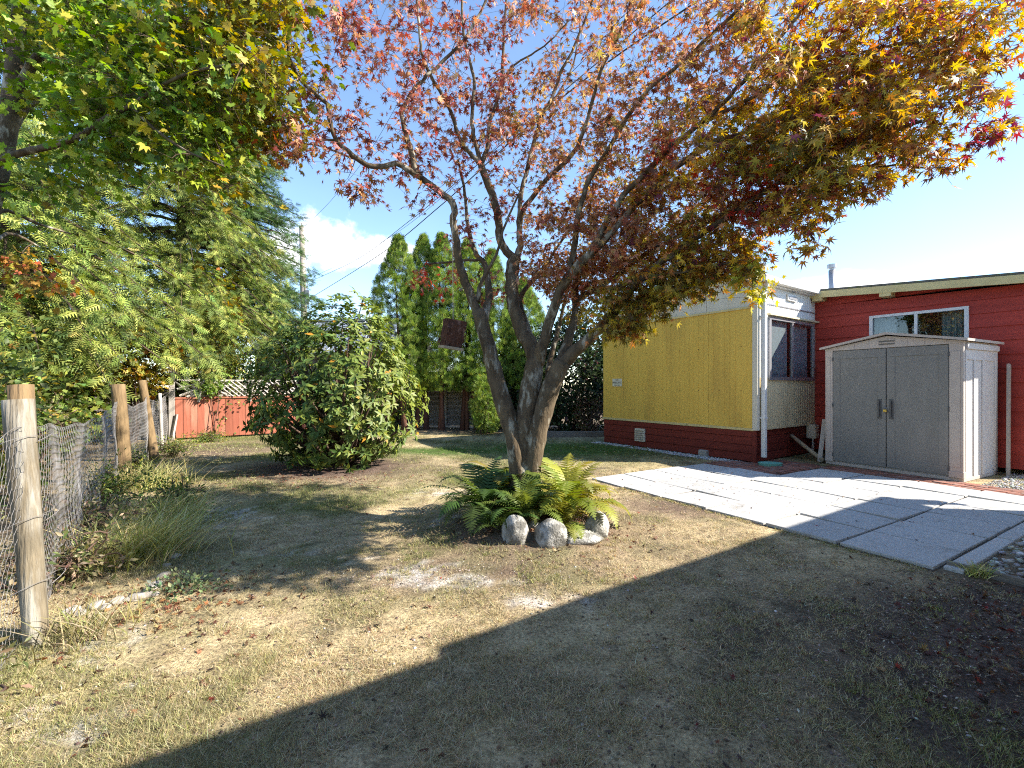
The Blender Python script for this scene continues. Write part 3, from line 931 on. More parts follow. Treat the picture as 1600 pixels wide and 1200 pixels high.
# concrete kerb strip and timber edge of the gravel bed
kb = MB()
kb.box((.10, -.125, -.08), (1.30, -.018, .022)); k1 = kb.build('kerb_stone', M_CONC, patio, bevel=.008)
kb = MB(); kb.box((1.31, -.125, -.08), (4.6, -.018, .026)); kb.build('kerb_stone', M_CONC, patio, bevel=.008)
et = MB().box((0, -.02, -.05), (2.2, .02, .045))
eo = et.build('timber_edging', M_TIMBER, None, loc=(PO[0] + E2[0] * .17 - E1[0] * .02, PO[1] + E2[1] * .17 - E1[1] * .02, 0), bevel=.006)
eo.rotation_euler = (0, 0, math.atan2(-E1[1], -E1[0]) + .05)
tag(eo, 'low timber board edging the pebble bed', 'edging')

# ------------------------------------------------------------------ pebbles and gravel (stuff)
def ico():
    t = (1 + 5 ** .5) / 2
    v = norm(np.array([(-1, t, 0), (1, t, 0), (-1, -t, 0), (1, -t, 0), (0, -1, t), (0, 1, t), (0, -1, -t), (0, 1, -t), (t, 0, -1), (t, 0, 1), (-t, 0, -1), (-t, 0, 1)], float))
    f = np.array([(0, 11, 5), (0, 5, 1), (0, 1, 7), (0, 7, 10), (0, 10, 11), (1, 5, 9), (5, 11, 4), (11, 10, 2), (10, 7, 6), (7, 1, 8), (3, 9, 4), (3, 4, 2), (3, 2, 6), (3, 6, 8), (3, 8, 9), (4, 9, 5), (2, 4, 11), (6, 2, 10), (8, 6, 7), (9, 8, 1)])
    return v, f


ICO = ico()


def stones(n, sampler, size, palette, zoff=.0):
    P = sampler(n)
    R = np.linalg.qr(RNG.normal(size=(len(P), 3, 3)))[0]
    S = RNG.uniform(.55, 1.0, (len(P), 3)) * RNG.uniform(size[0], size[1], (len(P), 1))
    M = R * S[:, None, :]
    M[:, 2, :] *= .6
    return scatter(ICO, M, P, pick(palette, len(P), .2))


def pebble_pos(n):
    u = RNG.uniform(-3.2, -.14, n); v = RNG.uniform(.22, 4.6, n)
    w = PO[None] + u[:, None] * E1[None] + v[:, None] * E2[None]
    keep = (v > .24 + (-u) * .05)
    w = w[keep]
    return np.c_[w, RNG.uniform(-.01, .018, len(w))]


PAL_ST = [(3, (.42, .41, .39)), (2, (.30, .30, .30)), (2, (.56, .54, .51)), (1, (.35, .29, .23)), (.6, (.16, .16, .17))]
V, F, C = stones(9000, pebble_pos, (.012, .030), PAL_ST)
o = link(bpy.data.objects.new('pebble_bed', tri_mesh('pebble_bed', V, F, attr_mat('pebble', .8, .3, .25, 90, .1), C)))
tag(o, 'grey rounded pebbles in the bed right of the patio', 'pebbles', None, 'stuff')


def strip_pos(n):
    t = RNG.uniform(0, 1, n); s = RNG.uniform(-.32, -.03, n); yy = RNG.uniform(.2, 3.6, n)
    w = HA[None] + s[:, None] * HU[None] + yy[:, None] * HD[None]
    w2 = PO[None] + RNG.uniform(-1.4, .75, n)[:, None] * E1[None] + RNG.uniform(4.15, 5.6, n)[:, None] * E2[None]
    rel = w2 - S1
    ok = ~((rel @ np.array([.4724, -.8814]) > -.05) & (rel @ np.array([.4724, -.8814]) < SW + .02) & (rel @ np.array([.8814, .4724]) > -.02))
    w = np.r_[w, w2[ok]]
    return np.c_[w, RNG.uniform(-.012, .012, len(w))]


V, F, C = stones(3500, strip_pos, (.010, .022), [(3, (.50, .49, .48)), (2, (.36, .35, .34)), (1, (.6, .59, .57))])
o = link(bpy.data.objects.new('gravel', tri_mesh('gravel', V, F, bpy.data.materials['pebble'], C)))
tag(o, 'fine pale gravel along the house walls', 'gravel', None, 'stuff')

# ------------------------------------------------------------------ plant templates
def palmate(tips, lens, notch, droop=.18):
    """maple leaf: fan of lobes round the end of its stalk, pointing along +y"""
    pts = [(0, 0, 0)]
    k = len(tips)
    for i in range(k):
        a = math.radians(tips[i])
        a0 = math.radians((tips[i - 1] + tips[i]) / 2) if i else a - math.radians(22)
        l0 = notch * (lens[i] + (lens[i - 1] if i else lens[i])) / 2
        pts.append((math.sin(a0) * l0, math.cos(a0) * l0, -droop * .2 * l0))
        pts.append((math.sin(a) * lens[i], math.cos(a) * lens[i], -droop * lens[i]))
    a = math.radians(tips[-1] + 22); l0 = notch * lens[-1]
    pts.append((math.sin(a) * l0, math.cos(a) * l0, -droop * .2 * l0))
    tris = [(0, i + 1, i) for i in range(1, len(pts) - 1)]
    return np.array(pts), np.array(tris)


T_JMAPLE = palmate((-118, -78, -38, 0, 38, 78, 118), (.45, .75, .95, 1.0, .95, .75, .45), .36)
T_JMAPLE2 = palmate((-118, -78, -38, 0, 38, 78, 118), (.40, .70, .85, 1.0, .95, .8, .45), .34, .55)
def curl(t, fold, twist):
    v = t[0].copy(); v[:, 2] += fold * np.abs(v[:, 0]) - .35 * fold * v[:, 1] ** 2 + twist * v[:, 0] * v[:, 1]
    return v, t[1]


T_JMAPLE2 = curl(T_JMAPLE2, .5, .35)
T_VMAPLE = palmate((-110, -76, -40, 0, 40, 76, 110), (.55, .78, .93, 1.0, .93, .78, .55), .66, .12)
T_VMAPLE2 = palmate((-110, -76, -40, 0, 40, 76, 110), (.55, .78, .93, 1.0, .93, .78, .55), .66, .40)
T_VMAPLE2 = curl(T_VMAPLE2, .35, .25)
T_LEAF = (np.array([(0, 0, 0), (0, .5, -.03), (0, 1, -.10), (-.19, .45, .05), (.19, .45, .05)]), np.array([(0, 1, 3), (3, 1, 2), (0, 4, 1), (1, 4, 2)]))
T_OVAL = (np.array([(0, 0, 0), (0, .5, -.03), (0, 1, -.08), (-.30, .45, .05), (.30, .45, .05)]), T_LEAF[1])


def spray(pairs=7, wid=.035, ang=48, l0=.42):
    """flat conifer twig: an axis with needles or scale leaves to both sides"""
    v = [(-.012, 0, 0), (.012, 0, 0), (0, 1, -.10)]; f = [(0, 1, 2)]
    for i in range(pairs):
        t = .08 + .86 * i / pairs; l = l0 * (1 - t * .72)
        for s in (-1, 1):
            a = math.radians(ang) * s
            bx, by = 0, t
            tx, ty = math.sin(a) * l, t + math.cos(a) * l
            n = len(v)
            v += [(bx, by - wid, -.10 * t), (bx, by + wid, -.10 * t), (tx, ty, -.10 * t - .10 * l)]
            f.append((n, n + 1, n + 2) if s > 0 else (n, n + 2, n + 1))
    return np.array(v), np.array(f)


T_SPRAY = spray(5, .05, 50, .46)
T_SPRAY2 = spray(5, .055, 40, .5)
T_FAN = (np.array([(0, 0, 0)] + [(math.sin(a) * l + w, math.cos(a) * l, .05 * math.sin(3 * a)) for a, l in ((-.75, .6), (-.4, .85), (0, 1), (.38, .9), (.75, .62)) for w in (-.055, .055)]),
         np.array([(0, 2 + 2 * i, 1 + 2 * i) for i in range(5)]))


def leaves_obj(name, tmpl, P, M, C, mat, parent, base, kind='stuff'):
    V, F, CC = scatter(tmpl, M, P - np.asarray(base)[None], C)
    o = bpy.data.objects.new(name, tri_mesh(name, V, F, mat, CC))
    link(o, parent)
    if kind:
        o['kind'] = kind
    return o


def in_frame(P, margin=0):
    Y = P[:, 1]
    px = 800 + P[:, 0] / np.maximum(Y, .1) * F_PX
    py = 603 - (P[:, 2] - CAM_H) / np.maximum(Y, .1) * F_PX
    return (Y > .3) & (px > margin) & (px < 1600 - margin) & (py > margin) & (py < 1200 - margin), px, py


def split_single(P, size, n=300):
    """the n leaves that show largest in the photograph"""
    ok, px, py = in_frame(P, 10)
    sc = np.where(ok, size / np.maximum(P[:, 1], .3), 0)
    order = np.argsort(-sc)
    return order[:n], order[n:]


def single_leaves(name, tmpl, P, M, C, mat, parent, base, ids):
    me = tri_mesh(name, tmpl[0], tmpl[1], mat)
    for i in ids:
        o = bpy.data.objects.new(name, me)
        mm = Matrix([[*M[i][r], P[i][r] - base[r]] for r in range(3)] + [[0, 0, 0, 1]])
        o.matrix_basis = mm
        o.color = (*C[i], 1)
        link(o, parent)


def smooth_path(pts, n=4):
    pts = [np.asarray(p, float) for p in pts]
    out = []
    for i in range(len(pts) - 1):
        p0 = pts[max(i - 1, 0)]; p1 = pts[i]; p2 = pts[i + 1]; p3 = pts[min(i + 2, len(pts) - 1)]
        for k in range(n):
            t = k / n
            out.append(.5 * ((2 * p1) + (-p0 + p2) * t + (2 * p0 - 5 * p1 + 4 * p2 - p3) * t * t + (-p0 + 3 * p1 - 3 * p2 + p3) * t ** 3))
    out.append(pts[-1])
    return out


def grow_leaves(root, base, net_p, net_r, zones, t1, t2, cap=60000, stalks=2, hang=(.05, .12), nrm_up=1.0, nrm_jit=.75, singles=300):
    """twigs reaching from the limbs to every leafy spot, each new twig carrying the next, then the leaves"""
    ends = []; ecols = []; ecount = []; esize = []
    for (cx, cy, rx, ry, D, dD, n_, per, ls, pal) in zones:
        for _ in range(n_):
            while True:
                a, b = RNG.uniform(-1, 1, 2)
                if a * a + b * b <= 1: break
            ends.append(PX(cx + a * rx * 1.05, cy + b * ry * 1.05, D + RNG.normal(0, dD * .6)))
            ecols.append(pal); ecount.append(per); esize.append(ls)
    ends = np.array(ends)
    NP = np.zeros((cap, 3)); NP[:len(net_p)] = np.array(net_p); nn = len(net_p)
    NRd = list(net_r)
    d0 = np.array([np.min(np.linalg.norm(NP[:nn] - e, axis=1)) for e in ends])
    tw = MB(); LP = []; LD = []; LN = []; LS = []; LC = []
    for oi in np.argsort(d0):
        e = ends[oi]
        dist = np.linalg.norm(NP[:nn] - e, axis=1) + 0.15 * np.maximum(0, NP[:nn, 2] - e[2])
        j = int(np.argmin(dist)); s = NP[j].copy(); L_ = np.linalg.norm(e - s)
        if L_ < .02: continue
        k = max(3, int(L_ / .09))
        side = RNG.normal(0, .10 * L_, 3); mid = (s + e) / 2 + side + np.array([0, 0, .06 * L_])
        ts = np.linspace(0, 1, k + 1)[:, None]
        path = (1 - ts) ** 2 * s + 2 * ts * (1 - ts) * mid + ts ** 2 * e
        r_s = min(NRd[j] * .7, .0035 + .005 * L_); r_e = .0016
        tw.tube([tuple(p - base) for p in path], [r_s + (r_e - r_s) * t for t in ts[:, 0]], 4, False)
        m_ = len(path) - 1
        NP[nn:nn + m_] = path[1:]; NRd += [max(r_e, r_s + (r_e - r_s) * t) for t in ts[1:, 0]]; nn += m_
        nl = max(3, int(RNG.normal(ecount[oi], 2)))
        hg = RNG.uniform(*hang)
        t_ = RNG.uniform(.45, 1.05, nl)
        base_ = np.array([path[min(int(t * m_), m_)] for t in t_])
        off = RNG.normal(0, hg, (nl, 3)) * np.array([1, 1, .55])
        LP.append(base_ + off)
        LD.append(norm(off + RNG.normal(0, .05, (nl, 3)) + norm(e - s)[None] * .06 + np.array([0, 0, -.05])))
        LN.append(norm(RNG.normal(0, nrm_jit, (nl, 3)) + np.array([0, 0, nrm_up])))
        LS.append(esize[oi] * RNG.uniform(.6, 1.3, nl)); LC.append(pick(ecols[oi], nl, .22))
        for q in range(0, nl, stalks):      # bare stalks
            tw.tube([tuple(base_[q] - base), tuple(LP[-1][q] - base)], [.0013, .0009], 3, False)
    LP = np.concatenate(LP); LD = np.concatenate(LD); LN = np.concatenate(LN); LS = np.concatenate(LS); LC = np.concatenate(LC)
    t_o = tw.build('twigs', M_TWIG, root); t_o['kind'] = 'stuff'
    MM = frames(LD, LN, LS)
    ids, rest = split_single(LP, LS, singles)
    half = len(rest) // 2
    h1 = rest[RNG.permutation(len(rest))]
    single_leaves('leaf', t1, LP, MM, LC, M_LEAFO, root, base, ids)
    V1, F1, C1 = scatter(t1, MM[h1[:half]], LP[h1[:half]] - base, LC[h1[:half]])
    V2, F2, C2 = scatter(t2, MM[h1[half:]], LP[h1[half:]] - base, LC[h1[half:]])
    cr = link(bpy.data.objects.new('crown', tri_mesh('crown', np.r_[V1, V2], np.r_[F1, F2 + len(V1)], M_LEAF, np.r_[C1, C2])), root)
    cr['kind'] = 'stuff'


reseed(101)
# ------------------------------------------------------------------ the big Japanese maple
MBASE = np.array([.13, 4.34, .05])
maple = thing('japanese_maple', 'large multi-stemmed Japanese maple with red, orange and gold autumn leaves', 'tree', tuple(MBASE))
# limbs traced as (px, py, depth) with start and end radius in metres
LIMBS = [
    ([(815, 800, 4.30), (812, 745, 4.30), (806, 705, 4.30), (796, 660, 4.31), (785, 622, 4.32), (772, 580, 4.33), (762, 540, 4.33), (748, 485, 4.32)], .100, .068),
    ([(821, 800, 4.33), (820, 745, 4.33), (820, 700, 4.33), (824, 640, 4.34), (832, 590, 4.36), (838, 560, 4.38)], .118, .088),
    ([(828, 800, 4.30), (830, 745, 4.30), (836, 700, 4.29), (848, 645, 4.27), (862, 602, 4.24), (880, 565, 4.22)], .096, .080),
    # left stem and its forks
    ([(752, 498, 4.32), (738, 468, 4.28), (726, 440, 4.22), (717, 404, 4.15), (712, 370, 4.08), (708, 345, 4.02), (708, 318, 3.96), (675, 290, 3.9), (637, 265, 3.84), (618, 256, 3.8), (580, 260, 3.74), (550, 242, 3.7), (525, 217, 3.66), (515, 185, 3.62), (510, 162, 3.6), (480, 135, 3.56), (456, 100, 3.5), (449, 60, 3.46), (452, 0, 3.4), (470, -80, 3.3)], .050, .009),
    ([(650, 272, 3.86), (643, 235, 3.9), (632, 202, 3.94), (629, 172, 3.98), (644, 145, 4.0), (668, 118, 4.05), (717, 72, 4.1), (750, 20, 4.15), (790, -60, 4.2)], .030, .010),
    ([(756, 500, 4.33), (764, 465, 4.4), (762, 438, 4.45), (756, 410, 4.5), (745, 398, 4.55), (735, 372, 4.6), (729, 335, 4.65), (724, 290, 4.7), (716, 250, 4.75)], .050, .012),
    ([(745, 472, 4.3), (752, 442, 4.25), (767, 415, 4.2), (777, 392, 4.15), (790, 350, 4.1), (812, 300, 4.0)], .026, .008),
    ([(756, 406, 4.5), (722, 407, 4.5), (690, 411, 4.5), (664, 413, 4.5)], .016, .010),
    ([(525, 217, 3.66), (495, 222, 3.6), (480, 235, 3.55), (450, 200, 3.45), (420, 185, 3.4)], .012, .005),
    ([(580, 260, 3.74), (545, 245, 3.7), (505, 230, 3.6), (470, 220, 3.5), (440, 190, 3.4)], .012, .005),
    # middle stem
    ([(838, 562, 4.38), (829, 540, 4.4), (816, 520, 4.42), (806, 490, 4.45), (800, 460, 4.48), (800, 428, 4.5), (804, 402, 4.52)], .080, .062),
    ([(804, 404, 4.52), (788, 388, 4.5), (780, 368, 4.48), (779, 342, 4.45), (770, 305, 4.42), (757, 272, 4.38), (750, 252, 4.35)], .046, .034),
    ([(751, 256, 4.35), (733, 238, 4.3), (717, 215, 4.28), (702, 167, 4.2), (672, 117, 4.1), (660, 87, 4.05), (655, 50, 4.0), (650, -20, 3.9), (640, -90, 3.8)], .027, .010),
    ([(751, 254, 4.35), (740, 210, 4.35), (737, 180, 4.36), (740, 122, 4.36), (727, 67, 4.36), (722, 0, 4.34), (726, -80, 4.3)], .026, .010),
    ([(752, 254, 4.35), (760, 235, 4.38), (765, 190, 4.42), (782, 140, 4.46), (787, 67, 4.5), (792, 0, 4.52), (805, -90, 4.55)], .029, .010),
    ([(784, 135, 4.46), (800, 105, 4.42), (830, 85, 4.38), (857, 66, 4.32), (890, 30, 4.25)], .014, .006),
    ([(805, 410, 4.52), (813, 385, 4.55), (811, 355, 4.58), (813, 320, 4.6), (818, 285, 4.62), (835, 222, 4.62), (845, 185, 4.62), (865, 147, 4.6), (877, 110, 4.58), (900, 68, 4.55), (925, 0, 4.5), (950, -80, 4.45)], .040, .010),
    ([(845, 180, 4.62), (872, 148, 4.7), (892, 110, 4.75), (903, 66, 4.8), (908, 0, 4.85)], .016, .006),
    ([(811, 350, 4.58), (822, 322, 4.5), (850, 285, 4.4), (895, 240, 4.25), (915, 197, 4.15), (927, 152, 4.05), (940, 107, 3.95), (962, 66, 3.85), (990, 0, 3.7), (1020, -80, 3.6)], .032, .010),
    ([(838, 556, 4.40), (826, 520, 4.5), (812, 470, 4.6), (830, 440, 4.7), (850, 420, 4.8), (868, 390, 4.9), (905, 340, 5.0)], .050, .010),
    # stem leaning right from the middle fork
    ([(840, 566, 4.36), (848, 540, 4.3), (862, 492, 4.22), (877, 452, 4.14), (897, 422, 4.06), (925, 395, 3.98), (950, 370, 3.9), (990, 325, 3.8), (1030, 285, 3.7), (1080, 245, 3.6), (1140, 215, 3.45), (1210, 190, 3.3), (1300, 165, 3.1)], .072, .010),
    ([(884, 440, 4.12), (893, 412, 4.1), (897, 387, 4.08), (900, 357, 4.04), (910, 310, 3.98), (922, 277, 3.92), (950, 235, 3.84), (975, 192, 3.75), (1000, 155, 3.66), (1025, 130, 3.6), (1062, 100, 3.5), (1097, 68, 3.4), (1160, 10, 3.3), (1230, -60, 3.2)], .036, .010),
    ([(925, 395, 3.98), (950, 345, 3.92), (975, 305, 3.84), (1007, 272, 3.74), (1050, 227, 3.6), (1100, 190, 3.46), (1125, 165, 3.38), (1155, 135, 3.3), (1180, 105, 3.22), (1205, 75, 3.15), (1270, 0, 3.0), (1330, -60, 2.9)], .034, .010),
    ([(1100, 190, 3.46), (1160, 160, 3.3), (1230, 120, 3.1), (1310, 90, 2.95), (1400, 70, 2.75), (1490, 60, 2.6)], .018, .006),
    # right stem and the long right limb
    ([(872, 580, 4.23), (884, 545, 4.28), (893, 515, 4.32), (899, 492, 4.36), (898, 462, 4.4), (905, 430, 4.45), (925, 400, 4.5), (960, 350, 4.55), (1010, 310, 4.6)], .064, .012),
    ([(898, 470, 4.4), (915, 460, 4.36), (937, 450, 4.3), (962, 432, 4.22), (1000, 402, 4.1), (1060, 370, 3.9), (1120, 340, 3.7), (1190, 300, 3.5), (1270, 260, 3.3), (1350, 210, 3.05), (1430, 175, 2.85)], .038, .009),
    ([(878, 570, 4.22), (900, 548, 4.16), (925, 525, 4.08), (945, 504, 4.0), (960, 487, 3.94), (980, 460, 3.86), (996, 441, 3.8), (1020, 420, 3.72), (1050, 398, 3.62), (1090, 370, 3.5), (1150, 330, 3.35), (1210, 290, 3.2), (1290, 245, 3.0), (1360, 215, 2.85), (1440, 190, 2.7)], .068, .009),
    ([(855, 620, 4.28), (858, 570, 4.5), (868, 530, 4.65), (876, 500, 4.75), (885, 460, 4.85), (905, 410, 5.0), (940, 360, 5.1)], .040, .010),
    ([(996, 441, 3.8), (1030, 430, 3.65), (1075, 425, 3.5), (1120, 415, 3.35), (1160, 405, 3.25)], .018, .005),
    ([(1150, 330, 3.35), (1200, 330, 3.2), (1250, 318, 3.05), (1310, 300, 2.9)], .014, .005),
    ([(1270, 260, 3.3), (1340, 262, 3.1), (1400, 258, 2.95), (1450, 262, 2.85)], .012, .005),
]
tk = MB(); net_p = []; net_r = []
rl = random.Random(5)
limb_meshes = []
for li, (pts, r0, r1) in enumerate(LIMBS):
    P3 = smooth_path([PX(*p) for p in pts], 4)
    P3 = [p + np.array([rl.uniform(-1, 1), rl.uniform(-1, 1), rl.uniform(-1, 1)]) * .006 for p in P3]
    n_ = len(P3)
    R = [r0 + (r1 - r0) * (i / (n_ - 1)) ** (.8 if li < 3 else .55) for i in range(n_)]
    if li < 3:
        for i in range(n_):
            R[i] *= 1 + .30 * max(0, 1 - i / 7) ** 2
    mm = MB().tube([tuple(p - MBASE) for p in P3], R, 12 if r0 > .05 else 8, True, .10 if r0 > .05 else .05, li)
    if li < 3:
        tk.add(mm.v, mm.f)
    else:
        mm.build('limb', M_BARK, maple, smooth=True)
    for p, r_ in zip(P3, R):
        if r_ < .05 and p[2] > 2.0:
            net_p.append(p); net_r.append(r_)
tk.build('trunk', M_BARK, maple, smooth=True)

RED = [(3, (.31, .075, .055)), (3, (.45, .18, .13)), (2, (.52, .26, .11)), (1.2, (.17, .045, .04)), (1.6, (.54, .31, .23))]
RUST = [(3, (.46, .19, .09)), (3, (.54, .29, .16)), (1.4, (.34, .11, .07)), (2, (.56, .37, .11)), (1, (.20, .08, .05))]
GOLD = [(3, (.60, .37, .05)), (2, (.50, .23, .05)), (1.6, (.36, .27, .045)), (1.2, (.24, .11, .04)), (1, (.40, .12, .06)), (1.8, (.64, .47, .07)), (1, (.20, .05, .07))]
OLIVE = [(3, (.26, .21, .04)), (2.4, (.42, .31, .045)), (1.6, (.15, .13, .03)), (1.4, (.46, .20, .06)), (1.2, (.60, .46, .05))]
SCARLET = [(3, (.55, .06, .04)), (2, (.52, .17, .07)), (1, (.50, .27, .20))]
# foliage zones: centre px, radii px, depth, depth spread, twig ends, leaves per end, leaf size, palette
ZONES = [
    (560, 110, 110, 75, 3.7, .35, 79, 8, .044, RED), (500, 190, 50, 40, 3.6, .3, 20, 8, .044, RED), (480, 235, 45, 28, 3.45, .2, 15, 9, .044, RED),
    (545, 215, 40, 30, 3.7, .2, 12, 7, .044, RED), (640, 180, 55, 60, 4.0, .4, 26, 7, .044, RED), (560, 300, 26, 26, 3.75, .15, 12, 11, .044, RED), (620, 230, 40, 30, 3.9, .2, 12, 7, .044, RED),
    (640, 300, 50, 28, 3.9, .3, 15, 7, .044, RED), (690, 110, 60, 55, 4.1, .5, 31, 8, .044, RED), (750, 110, 60, 60, 4.4, .5, 39, 9, .044, RED),
    (720, 210, 50, 50, 4.3, .5, 34, 9, .044, RED), (690, 260, 40, 35, 4.1, .4, 22, 9, .044, RED), (790, 180, 40, 60, 4.5, .4, 36, 10, .044, RED),
    (820, 150, 45, 45, 4.6, .4, 34, 12, .042, RUST), (800, 250, 50, 50, 4.5, .5, 34, 9, .038, RUST), (760, 330, 45, 35, 4.6, .4, 20, 8, .044, RED),
    (690, 445, 42, 22, 4.5, .3, 15, 10, .038, SCARLET), (770, 450, 40, 20, 4.7, .3, 15, 10, .044, RED), (720, 380, 35, 25, 4.6, .3, 12, 8, .044, RED),
    (880, 120, 50, 55, 4.5, .6, 31, 8, .040, RUST), (960, 110, 60, 55, 4.0, .6, 46, 9, .040, RUST), (880, 210, 40, 50, 4.4, .5, 31, 9, .040, RUST),
    (900, 300, 55, 50, 4.4, .6, 52, 11, .040, RUST), (850, 370, 45, 35, 4.6, .5, 37, 12, .040, RUST), (870, 430, 50, 35, 4.6, .4, 46, 13, .042, RUST),
    (940, 430, 40, 30, 4.4, .3, 25, 12, .042, RUST), (960, 370, 55, 45, 4.2, .5, 58, 13, .042, RUST), (990, 220, 60, 60, 3.9, .6, 67, 11, .042, RUST),
    (1060, 140, 60, 60, 3.6, .6, 44, 10, .042, RUST), (1140, 100, 60, 50, 3.4, .5, 37, 10, .042, RUST), (1060, 300, 70, 55, 3.9, .6, 62, 13, .042, GOLD),
    (1040, 240, 22, 16, 3.6, .2, 7, 12, .042, SCARLET), (1150, 280, 60, 26, 3.35, .25, 25, 13, .042, SCARLET), (1190, 330, 30, 40, 3.3, .2, 13, 13, .042, SCARLET),
    (1130, 200, 70, 50, 3.6, .6, 51, 12, .042, GOLD), (1010, 400, 55, 35, 4.1, .4, 37, 13, .042, GOLD), (1100, 370, 60, 40, 3.8, .5, 48, 13, .042, OLIVE),
    (1000, 470, 50, 30, 3.95, .3, 29, 13, .045, OLIVE), (975, 510, 26, 24, 3.9, .2, 14, 11, .045, OLIVE), (900, 480, 30, 30, 4.6, .3, 14, 10, .042, OLIVE),
    (1070, 440, 45, 24, 3.7, .3, 26, 12, .045, OLIVE), (1150, 410, 40, 34, 3.4, .2, 26, 13, .045, GOLD), (1175, 440, 18, 24, 3.3, .12, 14, 13, .045, [(3, (.50, .42, .05)), (2, (.36, .36, .05)), (1, (.5, .25, .04))]),
    (1200, 220, 70, 60, 3.5, .5, 62, 13, .044, OLIVE), (1230, 150, 70, 55, 3.3, .5, 62, 13, .044, GOLD), (1280, 250, 70, 55, 3.2, .45, 62, 13, .045, OLIVE),
    (1240, 330, 50, 36, 3.15, .35, 29, 13, .045, GOLD), (1300, 100, 70, 45, 3.0, .5, 53, 13, .045, GOLD), (1350, 180, 70, 55, 2.95, .4, 62, 13, .046, GOLD),
    (1330, 290, 55, 28, 2.95, .25, 26, 12, .046, GOLD), (1265, 375, 30, 18, 3.0, .12, 8, 11, .046, GOLD), (1410, 120, 70, 50, 2.8, .35, 48, 13, .039, GOLD),
    (1430, 215, 55, 40, 2.8, .25, 37, 12, .039, GOLD), (1480, 265, 22, 14, 2.75, .1, 5, 10, .039, GOLD), (1490, 100, 55, 35, 2.65, .25, 29, 11, .039, GOLD),
    (1535, 155, 40, 26, 2.6, .15, 13, 11, .039, GOLD), (1555, 212, 26, 18, 2.55, .1, 9, 12, .039, [(2, (.36, .05, .06)), (2, (.52, .30, .04)), (1, (.2, .03, .07))]),
    (1570, 85, 30, 12, 2.55, .12, 6, 10, .039, GOLD),
    # crown above the old top edge
    (560, 10, 130, 50, 3.6, .4, 65, 8, .044, RED), (740, 10, 110, 50, 4.3, .5, 65, 9, .044, RED), (900, 10, 110, 50, 4.3, .6, 63, 9, .040, RUST),
    (1080, 20, 120, 50, 3.5, .5, 59, 10, .042, RUST), (1260, 20, 120, 50, 3.1, .4, 59, 12, .044, GOLD), (1420, 30, 100, 40, 2.8, .3, 44, 12, .039, GOLD), (1540, 25, 60, 36, 2.6, .2, 19, 12, .039, GOLD),
    # far side of the crown, behind the limbs
    (1000, 330, 140, 90, 5.2, .5, 51, 12, .044, OLIVE), (1150, 250, 140, 90, 4.6, .5, 66, 13, .044, OLIVE), (900, 200, 110, 80, 5.4, .5, 42, 10, .042, RUST), (1270, 200, 110, 70, 3.9, .4, 51, 13, .045, OLIVE),
]
ZONES += [(1000, 470, 60, 34, 3.9, .3, 34, 13, .045, OLIVE), (970, 512, 34, 24, 3.85, .2, 20, 12, .045, OLIVE), (1070, 440, 50, 28, 3.65, .3, 30, 13, .045, OLIVE),
          (900, 440, 60, 40, 4.5, .4, 50, 13, .042, RUST), (1000, 400, 70, 45, 4.1, .5, 50, 13, .042, RUST), (1030, 330, 80, 55, 4.0, .5, 50, 13, .042, RUST), (1120, 390, 60, 36, 3.6, .3, 36, 13, .045, GOLD),
          (940, 330, 60, 50, 4.5, .5, 34, 12, .042, RUST), (1180, 300, 60, 50, 3.4, .3, 34, 13, .044, RUST)]
ZONES = [(*z[:6], int(z[6] * (.68 if z[0] < 830 else 1)), z[7] + 2, z[8] * 1.12, z[9]) for z in ZONES]
grow_leaves(maple, MBASE, net_p, net_r, ZONES, T_JMAPLE, T_JMAPLE2, hang=(.035, .085))

# bark-covered box hanging in the maple
hb_ = PX(708, 521, 3.95)
hx_ = thing('hanging_box', 'dark bark-covered nest box hanging on a string in the maple', 'nest box', tuple(hb_), 0, None, (math.radians(6), math.radians(7), math.radians(25)))
m = MB()
rb = random.Random(4)
for (a, b) in ((-.095, -.10), ):
    n_ = 10; vs = []
    for iz in range(6):
        z = -.115 + .23 * iz / 5
        for k in range(16):
            ang = 2 * math.pi * k / 16
            sq = 1 / max(abs(math.cos(ang)), abs(math.sin(ang))) * .82
            r_ = .105 * min(sq, 1.12) * (.90 + .10 * iz / 5) + rb.uniform(-.006, .006)
            vs.append((r_ * math.cos(ang), r_ * math.sin(ang), z))
    fs = [(i * 16 + k, i * 16 + (k + 1) % 16, (i + 1) * 16 + (k + 1) % 16, (i + 1) * 16 + k) for i in range(5) for k in range(16)]
    m.add(vs, fs + [tuple(range(15, -1, -1)), tuple(80 + k for k in range(16))])
m.build('box_body', M_BOXW, hx_)
MB().box((-.092, -.092, -.140), (.088, .088, -.116)).build('floor_board', M_PALEW, hx_, bevel=.004)
m = MB()
for k in range(26):
    a = rb.uniform(0, 6.28); z = rb.uniform(-.1, .1); l = rb.uniform(.03, .09)
    p = Vector((.108 * math.cos(a), .108 * math.sin(a), z)); q = p + Vector((rb.uniform(-.02, .02), rb.uniform(-.02, .02), l * rb.choice((-1, 1)))); q.z = max(min(q.z, .12), -.12)
    m.tube([p, q], [.006, .003], 5)
o_ = m.build('bark_strips', M_BOXW, hx_); o_['kind'] = 'stuff'
top = PX(707, 318, 3.96)
MB().tube([tuple(hb_ + [0, 0, .11]), tuple(top)], [.0025, .0025], 5)
sg_ = MB().tube([tuple(hb_ + [0, 0, .10]), tuple(top)], [.004, .004], 5).build('hanging_string', M_STRING)
tag(sg_, 'thin pale string holding the bark box below a maple limb', 'string')

